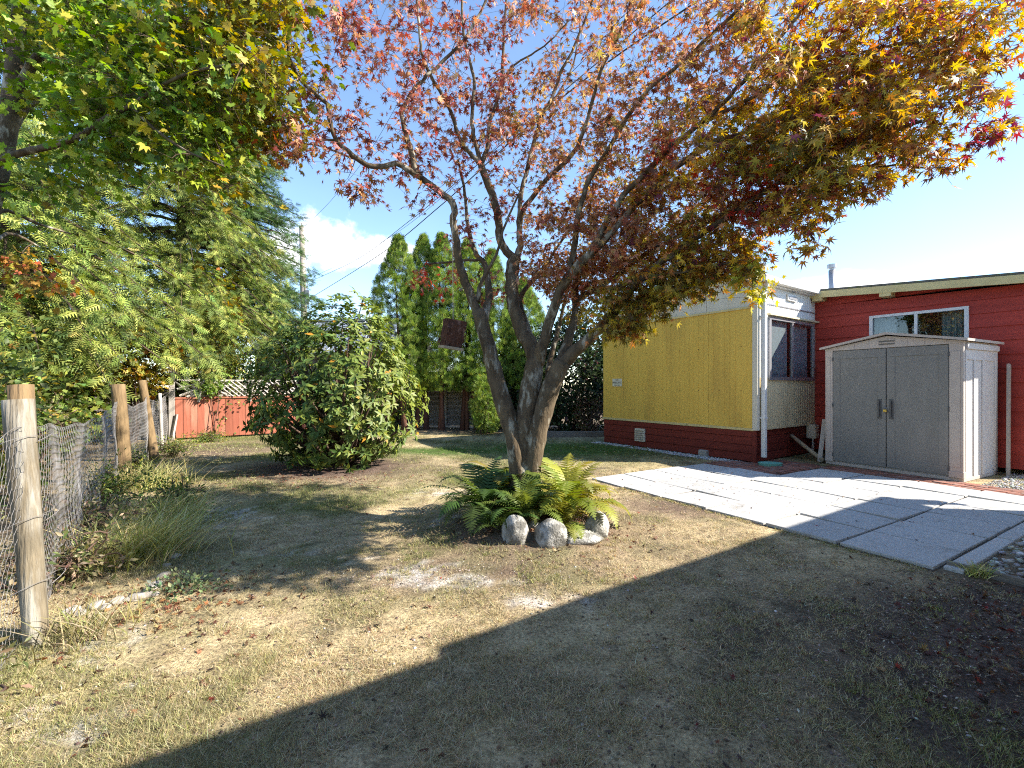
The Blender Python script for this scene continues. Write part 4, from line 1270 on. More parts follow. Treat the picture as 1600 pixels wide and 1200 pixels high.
# ------------------------------------------------------------------ rocks round the maple
def rock(name, label, loc, dims, rot, seed, mat=M_STONE, group=None, flat=0.0, cat='rock', lump=.16):
    rr = np.random.default_rng(seed)
    bm = bpy.data.meshes.new(name)
    import bmesh
    b = bmesh.new(); bmesh.ops.create_icosphere(b, subdivisions=3, radius=1)
    ph = rr.uniform(0, 6.28, 9); fr = rr.uniform(1.2, 3.4, 9)
    cut = [(Vector(rr.normal(size=3)).normalized(), rr.uniform(.62, .9)) for _ in range(8)]
    for v_ in b.verts:
        c = v_.co.copy()
        k = 1 + lump * (math.sin(fr[0] * c.x + ph[0]) * math.sin(fr[1] * c.y + ph[1]) + .6 * math.sin(fr[2] * 2 * c.z + ph[2]) * math.sin(fr[3] * 2 * c.x + ph[3])) \
            + .05 * math.sin(fr[4] * 4 * c.y + ph[4]) * math.sin(fr[5] * 4 * c.z + ph[5])
        c = c * k
        for (nrm, dd) in cut:
            e_ = c.dot(nrm) - dd
            if e_ > 0: c -= nrm * e_ * .85
        v_.co = Vector((c.x * dims[0], c.y * dims[1], c.z * dims[2]))
    for f in b.faces: f.smooth = True
    b.to_mesh(bm); b.free(); bm.materials.append(mat)
    o = bpy.data.objects.new(name, bm); o.location = loc; o.rotation_euler = rot
    link(o)
    return tag(o, label, cat, group)


rock('boulder', 'tall grey boulder leaning at the left of the fern bed', (.04, 3.68, .085), (.130, .11, .170), (.2, -.42, .2), 3)
rock('boulder', 'round pale boulder at the front of the fern bed', (.305, 3.64, .095), (.150, .135, .140), (0, .1, .6), 8, lump=.04)
rock('boulder', 'long flat grey stone beside the round boulder', (.585, 3.70, .055), (.185, .12, .075), (0, .06, .25), 12)
rock('boulder', 'upright whitish stone at the right end of the fern bed', (.72, 3.90, .09), (.105, .12, .145), (.1, .25, .9), 17, M_STONE)
rock('boulder', 'pale stone half hidden by fern behind the upright stone', (.79, 4.13, .08), (.10, .10, .09), (0, .1, .3), 23, M_STONEP)
rock('boulder', 'low mossy stone between the leaning boulder and the round one', (.17, 3.86, .10), (.09, .08, .06), (0, 0, .3), 29)

# ------------------------------------------------------------------ sword ferns
def frond_mesh(L, arch, seed):
    rr = random.Random(seed); v = []; f = []
    n_ = 22
    pts = []
    for i in range(n_ + 1):
        t = i / n_
        pts.append(Vector((0, L * (math.sin(arch * t) / arch), L * ((math.cos(arch * t) - 1) / arch) + L * .80 * t * (1 - .30 * t))))
    w0 = .004
    for i in range(n_):
        a, b = pts[i], pts[i + 1]; k = len(v)
        v += [(a.x - w0, a.y, a.z), (a.x + w0, a.y, a.z), (b.x, b.y, b.z)]; f.append((k, k + 1, k + 2))
    for i in range(3, n_ + 1):
        t = i / n_
        l = L * .17 * min(1, (t - .06) * 5) * (1 - t ** 2.2) + .006
        p = pts[i]; d = (pts[i] - pts[i - 1]).normalized()
        for s in (-1, 1):
            tip = p + Vector((s * l, 0, 0)) + d * l * .35 + Vector((0, 0, -.12 * l + rr.uniform(-.1, .1) * l))
            k = len(v); w = d * L / n_ * .33
            v += [p - w, p + w, p + (tip - p) * .6 + w * .6, tip, p + (tip - p) * .6 - w * .6]
            f += [(k, k + 1, k + 2), (k, k + 2, k + 4), (k + 2, k + 3, k + 4)]
    return tri_mesh('frond', np.array([tuple(x) for x in v]), np.array(f), M_FERN)


fronds = [frond_mesh(.66, 1.2, 1), frond_mesh(.74, 1.5, 2), frond_mesh(.60, .9, 3), frond_mesh(.70, 1.8, 4)]
FERNS = [(-.26, 4.20, 'dark green sword fern left of the maple trunk', (.055, .10, .022), 22, 1.0), (.12, 3.98, 'sword fern in front of the maple trunk', (.11, .17, .032), 20, .78),
         (.52, 4.14, 'yellow-green sword fern right of the maple trunk', (.24, .27, .035), 24, 1.0), (-.12, 4.62, 'sword fern behind the left maple stem', (.14, .15, .025), 18, .95),
         (.48, 4.62, 'bright sword fern behind the right maple stem', (.24, .26, .04), 18, 1.0), (-.10, 3.82, 'small dark fern beside the leaning boulder', (.07, .12, .025), 12, .62),
         (.45, 3.88, 'low fern spilling over the stones', (.20, .22, .04), 12, .62)]
rf = random.Random(21)
for (x, y, lab, colr, n_, sc) in FERNS:
    z = float(ground_h(x, y))
    t_ = thing('sword_fern', lab, 'fern', (x, y, z - .01), 0, 'sword ferns round the maple')
    for k in range(int(n_ * 1.5)):
        o = bpy.data.objects.new('frond', rf.choice(fronds))
        s = sc * rf.uniform(.8, 1.25)
        o.scale = (s, s, s)
        o.rotation_euler = (rf.uniform(.0, .95), rf.uniform(-.2, .2), k * 2.399 + rf.uniform(-.3, .3))
        j = rf.uniform(.7, 1.35); yl = rf.uniform(.85, 1.35)
        o.color = (colr[0] * j * yl, colr[1] * j, colr[2] * j, 1)
        link(o, t_)

# ------------------------------------------------------------------ shrubs out of leaf clumps
def clumps(n, centre, radii, lo=.72, hi=1.0, zmin=None, rng=RNG, lump=.18):
    d = norm(rng.normal(size=(n, 3)))
    ph = rng.uniform(0, 6.28, 6)
    k = 1 + lump * (np.sin(3 * d[:, 0] + ph[0]) * np.sin(3 * d[:, 2] + ph[1]) + .7 * np.sin(5 * d[:, 1] + ph[2]) * np.sin(5 * d[:, 2] + ph[3]))
    P = np.asarray(centre)[None] + d * np.asarray(radii)[None] * (k * rng.uniform(lo, hi, n))[:, None]
    if zmin is not None:
        keep = P[:, 2] > zmin; P = P[keep]; d = d[keep]
    return P, d


def ball_leaves(P, d, per, rad, size, out=.8, up=.35, droop=0.0, rng=RNG, spread=.6):
    n = len(P)
    o = norm(rng.normal(size=(n, per, 3)) + d[:, None, :] * .5)
    pos = P[:, None, :] + o * (rng.uniform(.2, 1, (n, per, 1)) * (rad if np.ndim(rad) == 0 else np.asarray(rad)[:, None, None]))
    dirn = norm(o * out + d[:, None, :] * .4 + rng.normal(0, spread * .6, (n, per, 3)) + np.array([0, 0, -droop]))
    nrm = norm(rng.normal(0, .5, (n, per, 3)) + np.array([0, 0, up + .3]) + d[:, None, :] * .5)
    sz = rng.uniform(size * .7, size * 1.25, n * per)
    return pos.reshape(-1, 3), dirn.reshape(-1, 3), nrm.reshape(-1, 3), sz


def stems(mb, base, ends_, r0, r1, bend=.2, rng=RNG, sides=5):
    base = np.asarray(base)
    for e in ends_:
        s = base + np.array([rng.normal(0, .06), rng.normal(0, .06), 0])
        mid = (s + e) / 2 + np.array([rng.normal(0, bend), rng.normal(0, bend), bend])
        ts = np.linspace(0, 1, 7)[:, None]
        path = (1 - ts) ** 2 * s + 2 * ts * (1 - ts) * mid + ts ** 2 * e
        mb.tube([tuple(p - base) for p in path], [r0 + (r1 - r0) * t for t in ts[:, 0]], sides, False)


def shrub(name, label, base, centre, radii, n, per, rad, size, palette, tmpl=T_OVAL, mat=None, group=None, cat='shrub', zmin=.05, lump=.2, lo=.6, nstem=12,
          stem_mat=None, droop=0.0, spread=.6, singles=0, single_mat=None, tint=None, r0=.02, up=.35):
    base = np.asarray(base, float)
    t_ = thing(name, label, cat, tuple(base), 0, group)
    P, d = clumps(n, centre, radii, lo, 1.0, zmin, RNG, lump)
    p, dr, nr, sz = ball_leaves(P, d, per, rad, size, .8, up, droop, RNG, spread)
    C = pick(palette, len(p), .22)
    clump_tone = np.repeat(RNG.uniform(.75, 1.25, len(P)), per)[:, None]  # random tone for each clump
    C = np.clip(C * clump_tone, .003, .8)
    if tint is not None:
        C = tint(p, C)
    M = frames(dr, nr, sz)
    sel = np.arange(len(p))
    if singles:
        ids_, sel = split_single(p, sz, singles)
        single_leaves('leaf', tmpl, p, M, C, single_mat, t_, base, ids_)
    leaves_obj('foliage', tmpl, p[sel], M[sel], C[sel], mat or M_LEAF, t_, base)
    if nstem:
        m_ = MB(); stems(m_, base, P[RNG.choice(len(P), min(nstem, len(P)), replace=False)], r0, .006)
        so = m_.build('stems', stem_mat or M_TWIG, t_, smooth=True)
    return t_


reseed(102)
# rhododendron: whorls of long leaves
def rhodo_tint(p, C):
    k = np.clip((p[:, 0] + 2.75) / 1.2 + RNG.normal(0, .25, len(p)), 0, 1)[:, None] * np.clip((p[:, 2] - .2) / .8, 0, 1)[:, None]  # sunlit look painted into the colour: lighter yellow-green to the right and up
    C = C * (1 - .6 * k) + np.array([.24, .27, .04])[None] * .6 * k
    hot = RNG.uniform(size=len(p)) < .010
    C[hot] = np.array([.50, .24, .03])
    return C


RB = np.array([-2.72, 7.15, .0])
rh = thing('rhododendron', 'big rounded green rhododendron bush in front of the red fence', 'shrub', tuple(RB))
P1, d1 = clumps(820, (RB[0], RB[1], 1.16), (1.24, 1.15, 1.30), .80, 1.04, .12, RNG, .08)
P2, d2 = clumps(240, (RB[0], RB[1], .95), (1.0, .9, 1.0), .4, .9, .15, RNG, .1)
P3_, d3 = clumps(110, (RB[0] + .15, RB[1], 2.0), (.70, .8, .72), .9, 1.06, 1.6, RNG, .12)
PW = np.r_[P1, P2, P3_]; dW = np.r_[d1, d2, d3]
per = 10
ax = norm(dW + np.array([0, 0, .45])[None] + RNG.normal(0, .25, dW.shape))
ref = norm(np.cross(ax, RNG.normal(size=ax.shape))); bi = np.cross(ax, ref)
ang = (np.arange(per)[None] * 2.399 + RNG.uniform(0, 6.28, (len(PW), 1)))
rad_ = ref[:, None] * np.cos(ang)[..., None] + bi[:, None] * np.sin(ang)[..., None]
tilt = RNG.uniform(-.25, .55, (len(PW), per, 1))
dl = norm(rad_ + ax[:, None] * tilt - np.array([0, 0, .12]))
nl_ = norm(ax[:, None] - rad_ * tilt)
pl_ = np.repeat(PW[:, None], per, 1) + RNG.normal(0, .012, (len(PW), per, 3))
pl_, dl, nl_ = pl_.reshape(-1, 3), dl.reshape(-1, 3), nl_.reshape(-1, 3)
sz_ = RNG.uniform(.085, .145, len(pl_))
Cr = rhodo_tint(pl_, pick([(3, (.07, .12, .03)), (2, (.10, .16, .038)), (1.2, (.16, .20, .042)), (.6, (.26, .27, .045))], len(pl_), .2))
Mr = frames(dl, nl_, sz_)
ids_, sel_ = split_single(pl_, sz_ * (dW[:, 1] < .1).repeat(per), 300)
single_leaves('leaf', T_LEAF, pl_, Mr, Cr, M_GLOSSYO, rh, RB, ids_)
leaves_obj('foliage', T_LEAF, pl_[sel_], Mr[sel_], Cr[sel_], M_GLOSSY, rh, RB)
m = MB(); stems(m, RB, PW[RNG.choice(len(PW), 90, replace=False)], .035, .006, .15)
m.build('stems', M_TWIG, rh, smooth=True)

reseed(103)
# arborvitae row
PAL_TH = [(3, (.14, .215, .032)), (2.2, (.22, .30, .045)), (1.6, (.05, .09, .018)), (.8, (.32, .37, .07))]
TH = [(624, 372, 12.9, .74, 'tall arborvitae at the left end of the row, pointed top clear against the sky'), (660, 372, 13.4, .66, 'slim arborvitae second from the left end of the row'),
      (692, 370, 13.2, .70, 'arborvitae third from the left, behind the hanging box'), (730, 378, 13.5, .74, 'arborvitae fourth from the left, behind the left maple stem'),
      (770, 395, 13.5, .70, 'arborvitae fifth from the left, seen between the maple stems'), (815, 440, 13.6, .70, 'shorter arborvitae at the right end of the row')]
for k, (px, py, D, rad, lab) in enumerate(TH):
    topp = PX(px, py, D)
    b_ = np.array([topp[0] + RNG.uniform(-.05, .05), D, 0.])
    t_ = thing('arborvitae', lab, 'tree', tuple(b_), 0, 'row of arborvitae')
    H = topp[2]
    n_ = 900
    zz = 1.15 + (H - 1.15) * RNG.uniform(0, 1, n_) ** 1.05
    tt = (zz - 1.15) / (H - 1.15)
    rr_ = rad * np.minimum(1, 2.7 * (1 - tt) ** .9) * (1 - .22 * tt) * np.minimum(1, .65 + tt * 3) * RNG.uniform(.82, 1.05, n_)
    az = RNG.uniform(0, 6.283, n_)
    dd = np.stack([np.cos(az), np.sin(az), np.full(n_, .35)], 1)
    PP = np.stack([b_[0] + np.cos(az) * rr_, b_[1] + np.sin(az) * rr_, zz], 1)
    per = 13
    p, dr, nr, sz = ball_leaves(PP, norm(dd), per, .10, .115, .35, .1)
    dr = norm(dr * .6 + np.array([0, 0, .8])[None]); nr = norm(np.repeat(dd, per, 0) + RNG.normal(0, .5, (n_ * per, 3)))
    C = np.clip(pick(PAL_TH, len(p), .2) * np.repeat(RNG.uniform(.65, 1.3, n_), per)[:, None], .003, .8)
    leaves_obj('foliage', T_FAN, p, frames(dr, nr, sz), C, M_NEEDLE, t_, b_)
    m = MB()
    for q in range(RNG.integers(2, 4)):
        a = RNG.uniform(-.25, .25, 2); top_ = (RNG.uniform(-.12, .12), RNG.uniform(-.1, .1), H * .8)
        m.tube([(a[0], a[1] * .4, 0), (a[0] * .6 + top_[0] * .4, a[1] * .3, 1.2), top_], [.075, .055, .012], 8, False, .1, q)
    m.build('trunk', M_THUJA_BARK, t_, smooth=True)

reseed(104)
# grey plank fence behind the arborvitae
gf = thing('plank_fence', 'weathered grey fence of level planks behind the arborvitae trunks', 'fence', (-3.9, 14.35, 0))
for bay in range(3):
    for i in range(11):
        b = MB().box((bay * 1.8 + .01, -.012, .05 + i * .155), (bay * 1.8 + 1.79, .012, .05 + i * .155 + .153)).build('plank', M_GREYW, gf)
        b.location.y = RNG.uniform(-.004, .004)
for i in range(4):
    MB().box((i * 1.8 - .05, -.09, 0), (i * 1.8 + .05, -.013, 1.85)).build('post', M_GREYV, gf)

shrub('young_cypress', 'small upright evergreen at the foot of the arborvitae, left of the maple trunk', (-.72, 12.4, 0), (-.72, 12.4, .75), (.36, .36, .82), 240, 12, .12, .10, PAL_TH, T_FAN, M_NEEDLE, lump=.2, nstem=5, zmin=.08, up=0)
PAL_LAU = [(3, (.030, .050, .020)), (2, (.045, .07, .028)), (1, (.07, .10, .035)), (.5, (.07, .035, .035))]
shrub('laurel', 'tall dark glossy laurel between the maple and the yellow wall', (1.75, 13.3, 0), (1.75, 13.3, 1.7), (1.35, .9, 1.95), 620, 14, .22, .13, PAL_LAU, T_OVAL, M_GLOSSY, lump=.15, lo=.5, nstem=10)
shrub('laurel', 'dark laurel behind the crown of the maple, left of the tall one', (.2, 13.9, 0), (.2, 13.9, 1.3), (1.2, .7, 1.5), 420, 14, .22, .13, PAL_LAU, T_OVAL, M_GLOSSY, lump=.15, lo=.5, nstem=8)
shrub('laurel', 'dark laurel continuing behind the yellow end of the mobile home', (3.6, 14.6, 0), (3.6, 14.6, 1.6), (1.4, .8, 1.8), 420, 14, .22, .13, PAL_LAU, T_OVAL, M_GLOSSY, lump=.15, lo=.5, nstem=8)
shrub('berry_bush', 'low reddish twiggy bush in front of the laurel by the yellow wall', (2.15, 12.3, 0), (2.15, 12.3, .55), (.55, .4, .6), 120, 9, .16, .06, [(2, (.16, .07, .05)), (2, (.12, .13, .04)), (1, (.22, .12, .06))], T_OVAL, M_LEAF, nstem=30, r0=.008)
eb = MB().box((0, -.05, 0), (3.1, .05, .16)).build('timber_edging', M_TIMBER, None, loc=(.65, 11.65, -.02), bevel=.01)
tag(eb, 'old timber edging the bed under the dark laurel', 'edging')

reseed(105)
# ------------------------------------------------------------------ wire fence on the left
FENCE = [(-1.05, .45), (-2.38, 2.28), (-5.17, 6.08), (-6.22, 7.85), (-8.05, 10.7)]


def post(name, label, base, top, r0, r1, mat, seed, sides=14, group='posts of the wire fence'):
    base = np.asarray(base, float); top = np.asarray(top, float)
    t_ = thing(name, label, 'fence post', tuple(base), 0, group)
    n_ = 9
    pts = [(base + (top - base) * i / (n_ - 1)) - base for i in range(n_)]
    pts[0] = pts[0] - np.array([0, 0, .08])
    MB().tube([tuple(p) for p in pts], [r0 + (r1 - r0) * i / (n_ - 1) for i in range(n_)], sides, True, .05, seed).build('shaft', mat, t_, smooth=True)
    return t_


p1 = np.array([-2.37, 2.27, 0.])
fp = post('fence_post', 'thick split grey post nearest the camera at the left edge', p1, (p1[0] - .125, p1[1] + .03, 1.23), .046, .060, M_POST, 3, 10)
MB().tube([(-.085, .085, .0), (-.205, .115, 1.305)], [.042, .050], 14, True, .05, 7).build('round_log', M_POSTY, fp, smooth=True)
m = MB()
for zz in (.30, .62, 1.02):
    m.tube([(.066 * math.cos(a) - .10 * zz, .12 * math.sin(a) + .04, zz + .03 * math.sin(a * 1.3)) for a in np.linspace(0, 6.283, 17)], [.0016] * 17, 4, False)
w_ = m.build('tie_wire', M_WIRE, fp); w_['kind'] = 'stuff'
post('fence_post', 'yellow-brown round post in the middle of the wire fence', (-5.17, 6.08, 0), (-5.28, 6.1, 1.32), .088, .075, M_POSTY, 4)
post('fence_post', 'leaning brown post at the far end of the wire fence', (-6.16, 7.85, 0), (-6.42, 7.9, 1.39), .07, .06, M_POSTY, 5)
post('fence_post', 'thin grey stake between the leaning post and the red fence', (-7.15, 9.3, 0), (-7.2, 9.3, 1.15), .035, .03, M_GREYV, 6, 8)


def wire_mesh():
    """hexagonal netting strung from post to post"""
    Vs = []; Fs = []
    def seg(a, b, r):
        d = b - a; L_ = np.linalg.norm(d)
        d = d / max(L_, 1e-9)
        u = np.cross(d, [0.31, .8, .5]); u /= np.linalg.norm(u); w = np.cross(d, u)
        k = len(Vs)
        for p in (a, b):
            for q in range(3):
                an = q * 2.0944
                Vs.append(p + (u * math.cos(an) + w * math.sin(an)) * r)
        for q in range(3):
            Fs.append((k + q, k + (q + 1) % 3, k + 3 + (q + 1) % 3)); Fs.append((k + q, k + 3 + (q + 1) % 3, k + 3 + q))
    P = [np.array(p) for p in FENCE]
    cum = [0]
    for i in range(len(P) - 1): cum.append(cum[-1] + np.linalg.norm(P[i + 1] - P[i]))
    nrmv = np.array([.8, .6])
    def at(s, z):
        s = min(max(s, 0), cum[-1] - 1e-6)
        i = max(k for k in range(len(cum) - 1) if cum[k] <= s)
        t = (s - cum[i]) / (cum[i + 1] - cum[i])
        p = P[i] + (P[i + 1] - P[i]) * t
        sag = math.sin(math.pi * t)
        bul = .03 * math.sin(s * 2.1 + z * 3) * math.sin(z * 2.6) + .012 * math.sin(s * 5.3)
        zt = z * (1 - .10 * sag * (1 if i != 0 else 1.2)) + .012 * math.sin(s * 7)
        q = p + nrmv * (bul - .06)
        return np.array([q[0], q[1], zt + float(ground_h(q[0], q[1])) * .5])
    w, h = .055, .060
    rows = 20
    ns = int(cum[-1] / w)
    for r_ in range(rows):
        for k in range(ns):
            s = (k + (.5 if r_ % 2 else 0)) * w; z = .0 + r_ * h * .92
            fine = .0010 if s < 3.0 else (.0016 if s < 8 else .0026)
            a = at(s, z); b = at(s, z + h * .42); c = at(s + w / 2, z + h * .92); d = at(s - w / 2, z + h * .92)
            seg(a, b, fine * 1.25); seg(b, c, fine); seg(b, d, fine)
    for zt in (.02, rows * h * .92):
        prev = None
        for k in range(0, ns, 2):
            q = at(k * w, zt)
            if prev is not None: seg(prev, q, .0022)
            prev = q
    return np.array(Vs), np.array(Fs)


Vw, Fw = wire_mesh()
wf_ = thing('wire_netting', 'grey hexagonal wire netting strung along the left fence posts', 'wire fence', (-2.4, 2.3, 0))
o_ = link(bpy.data.objects.new('netting', tri_mesh('netting', Vw - np.array([-2.4, 2.3, 0]), Fw, M_WIRE)), wf_); o_['kind'] = 'stuff'

# ------------------------------------------------------------------ faded red board fence with broken lattice
rfz = thing('red_board_fence', 'faded red board fence with a broken grey lattice on top', 'fence', (-8.15, 10.9, 0), math.atan2(.566, .824))
MB().box((-.06, -.06, 0), (.06, .05, 1.92)).build('post', M_GREYV, rfz, bevel=.008)
MB().box((2.9, .03, 0), (3.0, .12, 1.5)).build('post', M_GREYV, rfz)
MB().box((4.6, .03, 0), (4.7, .12, 1.5)).build('post', M_GREYV, rfz)
x = .08
rw = random.Random(9)
while x < 4.7:
    w = rw.uniform(.135, .165)
    b = MB().box((0, -.011, .04), (w - .006, .011, .985 + rw.uniform(-.006, .006))).build('board', M_REDB, rfz, loc=(x, rw.uniform(-.004, .004), 0))
    b.rotation_euler = (rw.uniform(-.006, .006), rw.uniform(-.012, .004), 0)
    x += w
MB().box((.06, -.035, .99), (4.7, .03, 1.03)).build('top_rail', M_REDB, rfz)
MB().box((.06, .012, .30), (4.7, .05, .39)).build('back_rail', M_REDB, rfz)
MB().box((.10, -.02, 1.42), (4.7, .02, 1.46)).build('lattice_rail', M_GREYV, rfz)
for s in (-1, 1):
    xx = .0
    while xx < 4.7:
        x0, x1 = xx, xx + .42 * s
        if 0.05 < min(x0, x1) and max(x0, x1) < 4.75:
            brk = x0 < 1.2
            z0, z1 = 1.035, 1.42
            dx = rw.uniform(-.25, .25) if brk else 0
            m = MB().tube([(x0 + dx, .006 * s, z0), (x1 + dx * .2, .006 * s, z1 - (rw.uniform(0, .12) if brk else 0))], [.020, .020], 4)
            m.build('lattice_slat', M_GREYV, rfz)
        xx += .125
for (a, b, c, d) in ((.15, 1.06, .95, 1.42), (.10, 1.22, .62, 1.40), (.3, 1.03, 1.05, 1.30)):
    MB().tube([(a, -.03, b), (c, -.035, d)], [.026, .026], 4).build('fallen_slat', M_GREYV, rfz)
for (xx, z) in ((.52, .90), (1.62, .90), (3.1, .90)):
    MB().tube([(xx, -.045, z), (xx + .10, -.05, z + .52)], [.032, .030], 4).build('batten', M_GREYV, rfz)
MB().tube([(.02, -.09, .10), (.10, -.10, .62)], [.035, .03], 4).build('batten', M_GREYV, rfz)

# ------------------------------------------------------------------ neighbour's roof, utility pole, wires
nb_ = thing('neighbour_garage', 'grey metal-roofed outbuilding behind the rhododendron', 'building', (-9.7, 17.0, 0), math.radians(-6))
MB().box((.1, 0, 0), (5.5, 4.2, 2.55)).build('wall', M_GREYV, nb_)
m = MB(); m.add([(.1, .0, 2.55), (.1, 4.2, 2.55), (.1, 2.1, 3.85), (.12, .0, 2.55), (.12, 4.2, 2.55), (.12, 2.1, 3.85)], [(0, 2, 1), (3, 4, 5), (0, 3, 5, 2), (2, 5, 4, 1)])
m.build('gable', M_GREYW, nb_)
for s in (0, 1):
    m = MB()
    y0, y1 = (-.35, 2.1) if s == 0 else (4.55, 2.1)
    m.add([(-.15, y0, 2.42), (5.8, y0, 2.42), (5.8, y1, 3.95), (-.15, y1, 3.95), (-.15, y0, 2.47), (5.8, y0, 2.47), (5.8, y1, 4.0), (-.15, y1, 4.0)],
          [(3, 2, 1, 0), (4, 5, 6, 7), (0, 1, 5, 4), (1, 2, 6, 5), (2, 3, 7, 6), (3, 0, 4, 7)])
    ro = m.build('roof_sheet', M_METALROOF, nb_)
    for k in range(12):
        xx = -.1 + k * .52
        q = MB(); q.tube([(xx, y0, 2.485), (xx, y1, 4.015)], [.022, .022], 4); q.build('seam', M_METALROOF, ro)
MB().box((-.2, 1.95, 3.97), (5.85, 2.25, 4.04)).build('ridge_cap', M_WHITEFR, nb_)

PB = np.array([-10.05, 22.0, 0.])
po_ = thing('utility_pole', 'bare wooden utility pole rising behind the rhododendron', 'utility pole', tuple(PB))
MB().tube([(.15, 0, 0), (0, 0, 4.5), (-.12, 0, 9.0)], [.17, .15, .115], 12).build('shaft', M_POLE, po_, smooth=True)
MB().box((.10, -.16, 5.2), (.30, -.10, 5.9)).build('cable_box', M_ALU, po_)
m = MB(); m.tube([(.2, -.12, 5.9), (.22, -.12, 6.3), (.12, -.12, 6.35)], [.02, .02, .02], 6); m.build('conduit', M_ALU, po_)
MB().tube([(-.12, 0, 9.0), (-.12, 0, 9.18)], [.035, .02], 8).build('insulator', M_GREYW, po_)


def cable(label, pts, r, k=14):
    P = smooth_path(pts, k)
    o = MB().tube([tuple(p) for p in P], [r] * len(P), 6, False).build('overhead_cable', M_CABLE)
    return tag(o, label, 'cable', 'overhead cables')


cable('thick black overhead cable running from the pole up over the maple', [PX(478, 470, 22), PX(590, 400, 15), PX(690, 320, 11), PX(900, 135, 7), np.array([4.5, 3.2, 6.3]), np.array([13, -6, 8.2])], .011)
cable('middle overhead cable leaving the pole above the thick one', [PX(482, 441, 22), PX(560, 404, 17.5), PX(640, 345, 14), PX(700, 296, 12), np.array([5.2, 3.6, 7.6]), np.array([14, -5, 9.5])], .009)
cable('thin overhead wire above the other two cables', [PX(483, 435, 22), PX(580, 388, 18), PX(700, 300, 14.5), np.array([5.5, 4.5, 9.0]), np.array([14, -3, 11])], .006)
cable('thin wire from the top of the pole to the upper right', [PX(472, 357, 22), PX(520, 310, 19), PX(600, 200, 15), np.array([1.5, 6, 11]), np.array([10, -6, 14])], .006)

reseed(106)
# ------------------------------------------------------------------ vine maple reaching in at the upper left
VB = np.array([-4.35, 3.85, 0.])
vm = thing('vine_maple', 'green and yellow broad-leaved maple reaching in at the upper left', 'tree', tuple(VB))
VL = [
    ([(-95, 820, 3.6), (-70, 600, 3.6), (-45, 420, 3.62), (-10, 290, 3.66), (8, 220, 3.7), (20, 130, 3.72), (28, 60, 3.74), (40, -40, 3.76)], .085, .050),
    ([(16, 165, 3.71), (45, 110, 3.7), (72, 72, 3.66), (110, 30, 3.6), (170, -30, 3.5)], .040, .016),
    ([(-40, 330, 3.64), (-10, 262, 3.5), (30, 240, 3.42), (80, 228, 3.36), (125, 212, 3.3), (165, 185, 3.22), (205, 165, 3.15), (250, 135, 3.05), (310, 110, 3.0), (380, 100, 2.95)], .030, .007),
    ([(6, 235, 3.7), (40, 170, 3.8), (90, 140, 3.9), (150, 130, 4.0), (230, 150, 4.1), (310, 175, 4.1), (400, 182, 4.1), (440, 190, 4.1)], .030, .006),
    ([(-35, 400, 3.62), (0, 330, 3.9), (60, 350, 4.1), (110, 365, 4.3)], .022, .008), ([(-40, 420, 3.62), (10, 365, 4.2), (60, 385, 4.5)], .02, .008),
    ([(205, 165, 3.15), (240, 200, 3.1), (290, 235, 3.1), (350, 260, 3.1)], .012, .005),
    ([(110, 30, 3.6), (200, 40, 3.5), (300, 50, 3.4), (400, 60, 3.4)], .016, .006),
]
vp = []; vr = []
for li, (pts, r0, r1) in enumerate(VL):
    P3 = smooth_path([PX(*p) for p in pts], 4); n_ = len(P3)
    R = [r0 + (r1 - r0) * i / (n_ - 1) for i in range(n_)]
    MB().tube([tuple(p - VB) for p in P3], R, 12 if r0 > .05 else 8, True, .08, li).build('trunk' if li == 0 else 'limb', M_BARK, vm, smooth=True)
    if li:
        vp += P3; vr += R
GRN = [(3, (.17, .26, .03)), (2.4, (.27, .36, .04)), (1.2, (.09, .15, .024)), (1.3, (.42, .41, .045))]
YLG = [(2.5, (.30, .30, .034)), (2, (.36, .29, .03)), (1.5, (.14, .18, .025)), (.8, (.46, .28, .03))]
ORR = [(2, (.42, .24, .04)), (2, (.28, .22, .03)), (1, (.36, .10, .04))]
VZ = [(60, 30, 110, 50, 3.6, .4, 50, 11, .050, GRN), (160, 60, 90, 55, 3.5, .4, 57, 12, .050, GRN), (250, 90, 80, 60, 3.3, .4, 62, 12, .050, GRN), (330, 60, 80, 55, 3.3, .35, 57, 12, .050, YLG),
      (410, 80, 50, 60, 3.35, .3, 42, 12, .047, YLG), (425, 150, 38, 40, 3.5, .3, 27, 12, .047, YLG), (120, 150, 80, 50, 3.7, .35, 50, 12, .050, GRN), (220, 170, 80, 50, 3.5, .4, 57, 12, .050, GRN),
      (320, 160, 70, 50, 3.5, .4, 55, 12, .050, GRN), (390, 210, 50, 36, 3.7, .3, 30, 12, .047, YLG), (440, 225, 26, 26, 3.8, .2, 15, 12, .047, ORR), (300, 240, 60, 36, 3.4, .3, 32, 12, .047, GRN),
      (170, 240, 70, 36, 3.5, .3, 32, 11, .050, GRN), (80, 290, 60, 40, 3.7, .3, 22, 10, .050, GRN), (340, 290, 34, 22, 3.5, .2, 10, 11, .047, YLG), (50, 430, 50, 30, 4.4, .2, 17, 11, .050, ORR),
      (200, -40, 180, 50, 3.5, .4, 75, 11, .050, GRN), (400, -20, 80, 50, 3.3, .3, 50, 12, .050, YLG)]
grow_leaves(vm, VB, vp, vr, VZ, T_VMAPLE, T_VMAPLE2, hang=(.07, .15), nrm_jit=.9)

reseed(107)
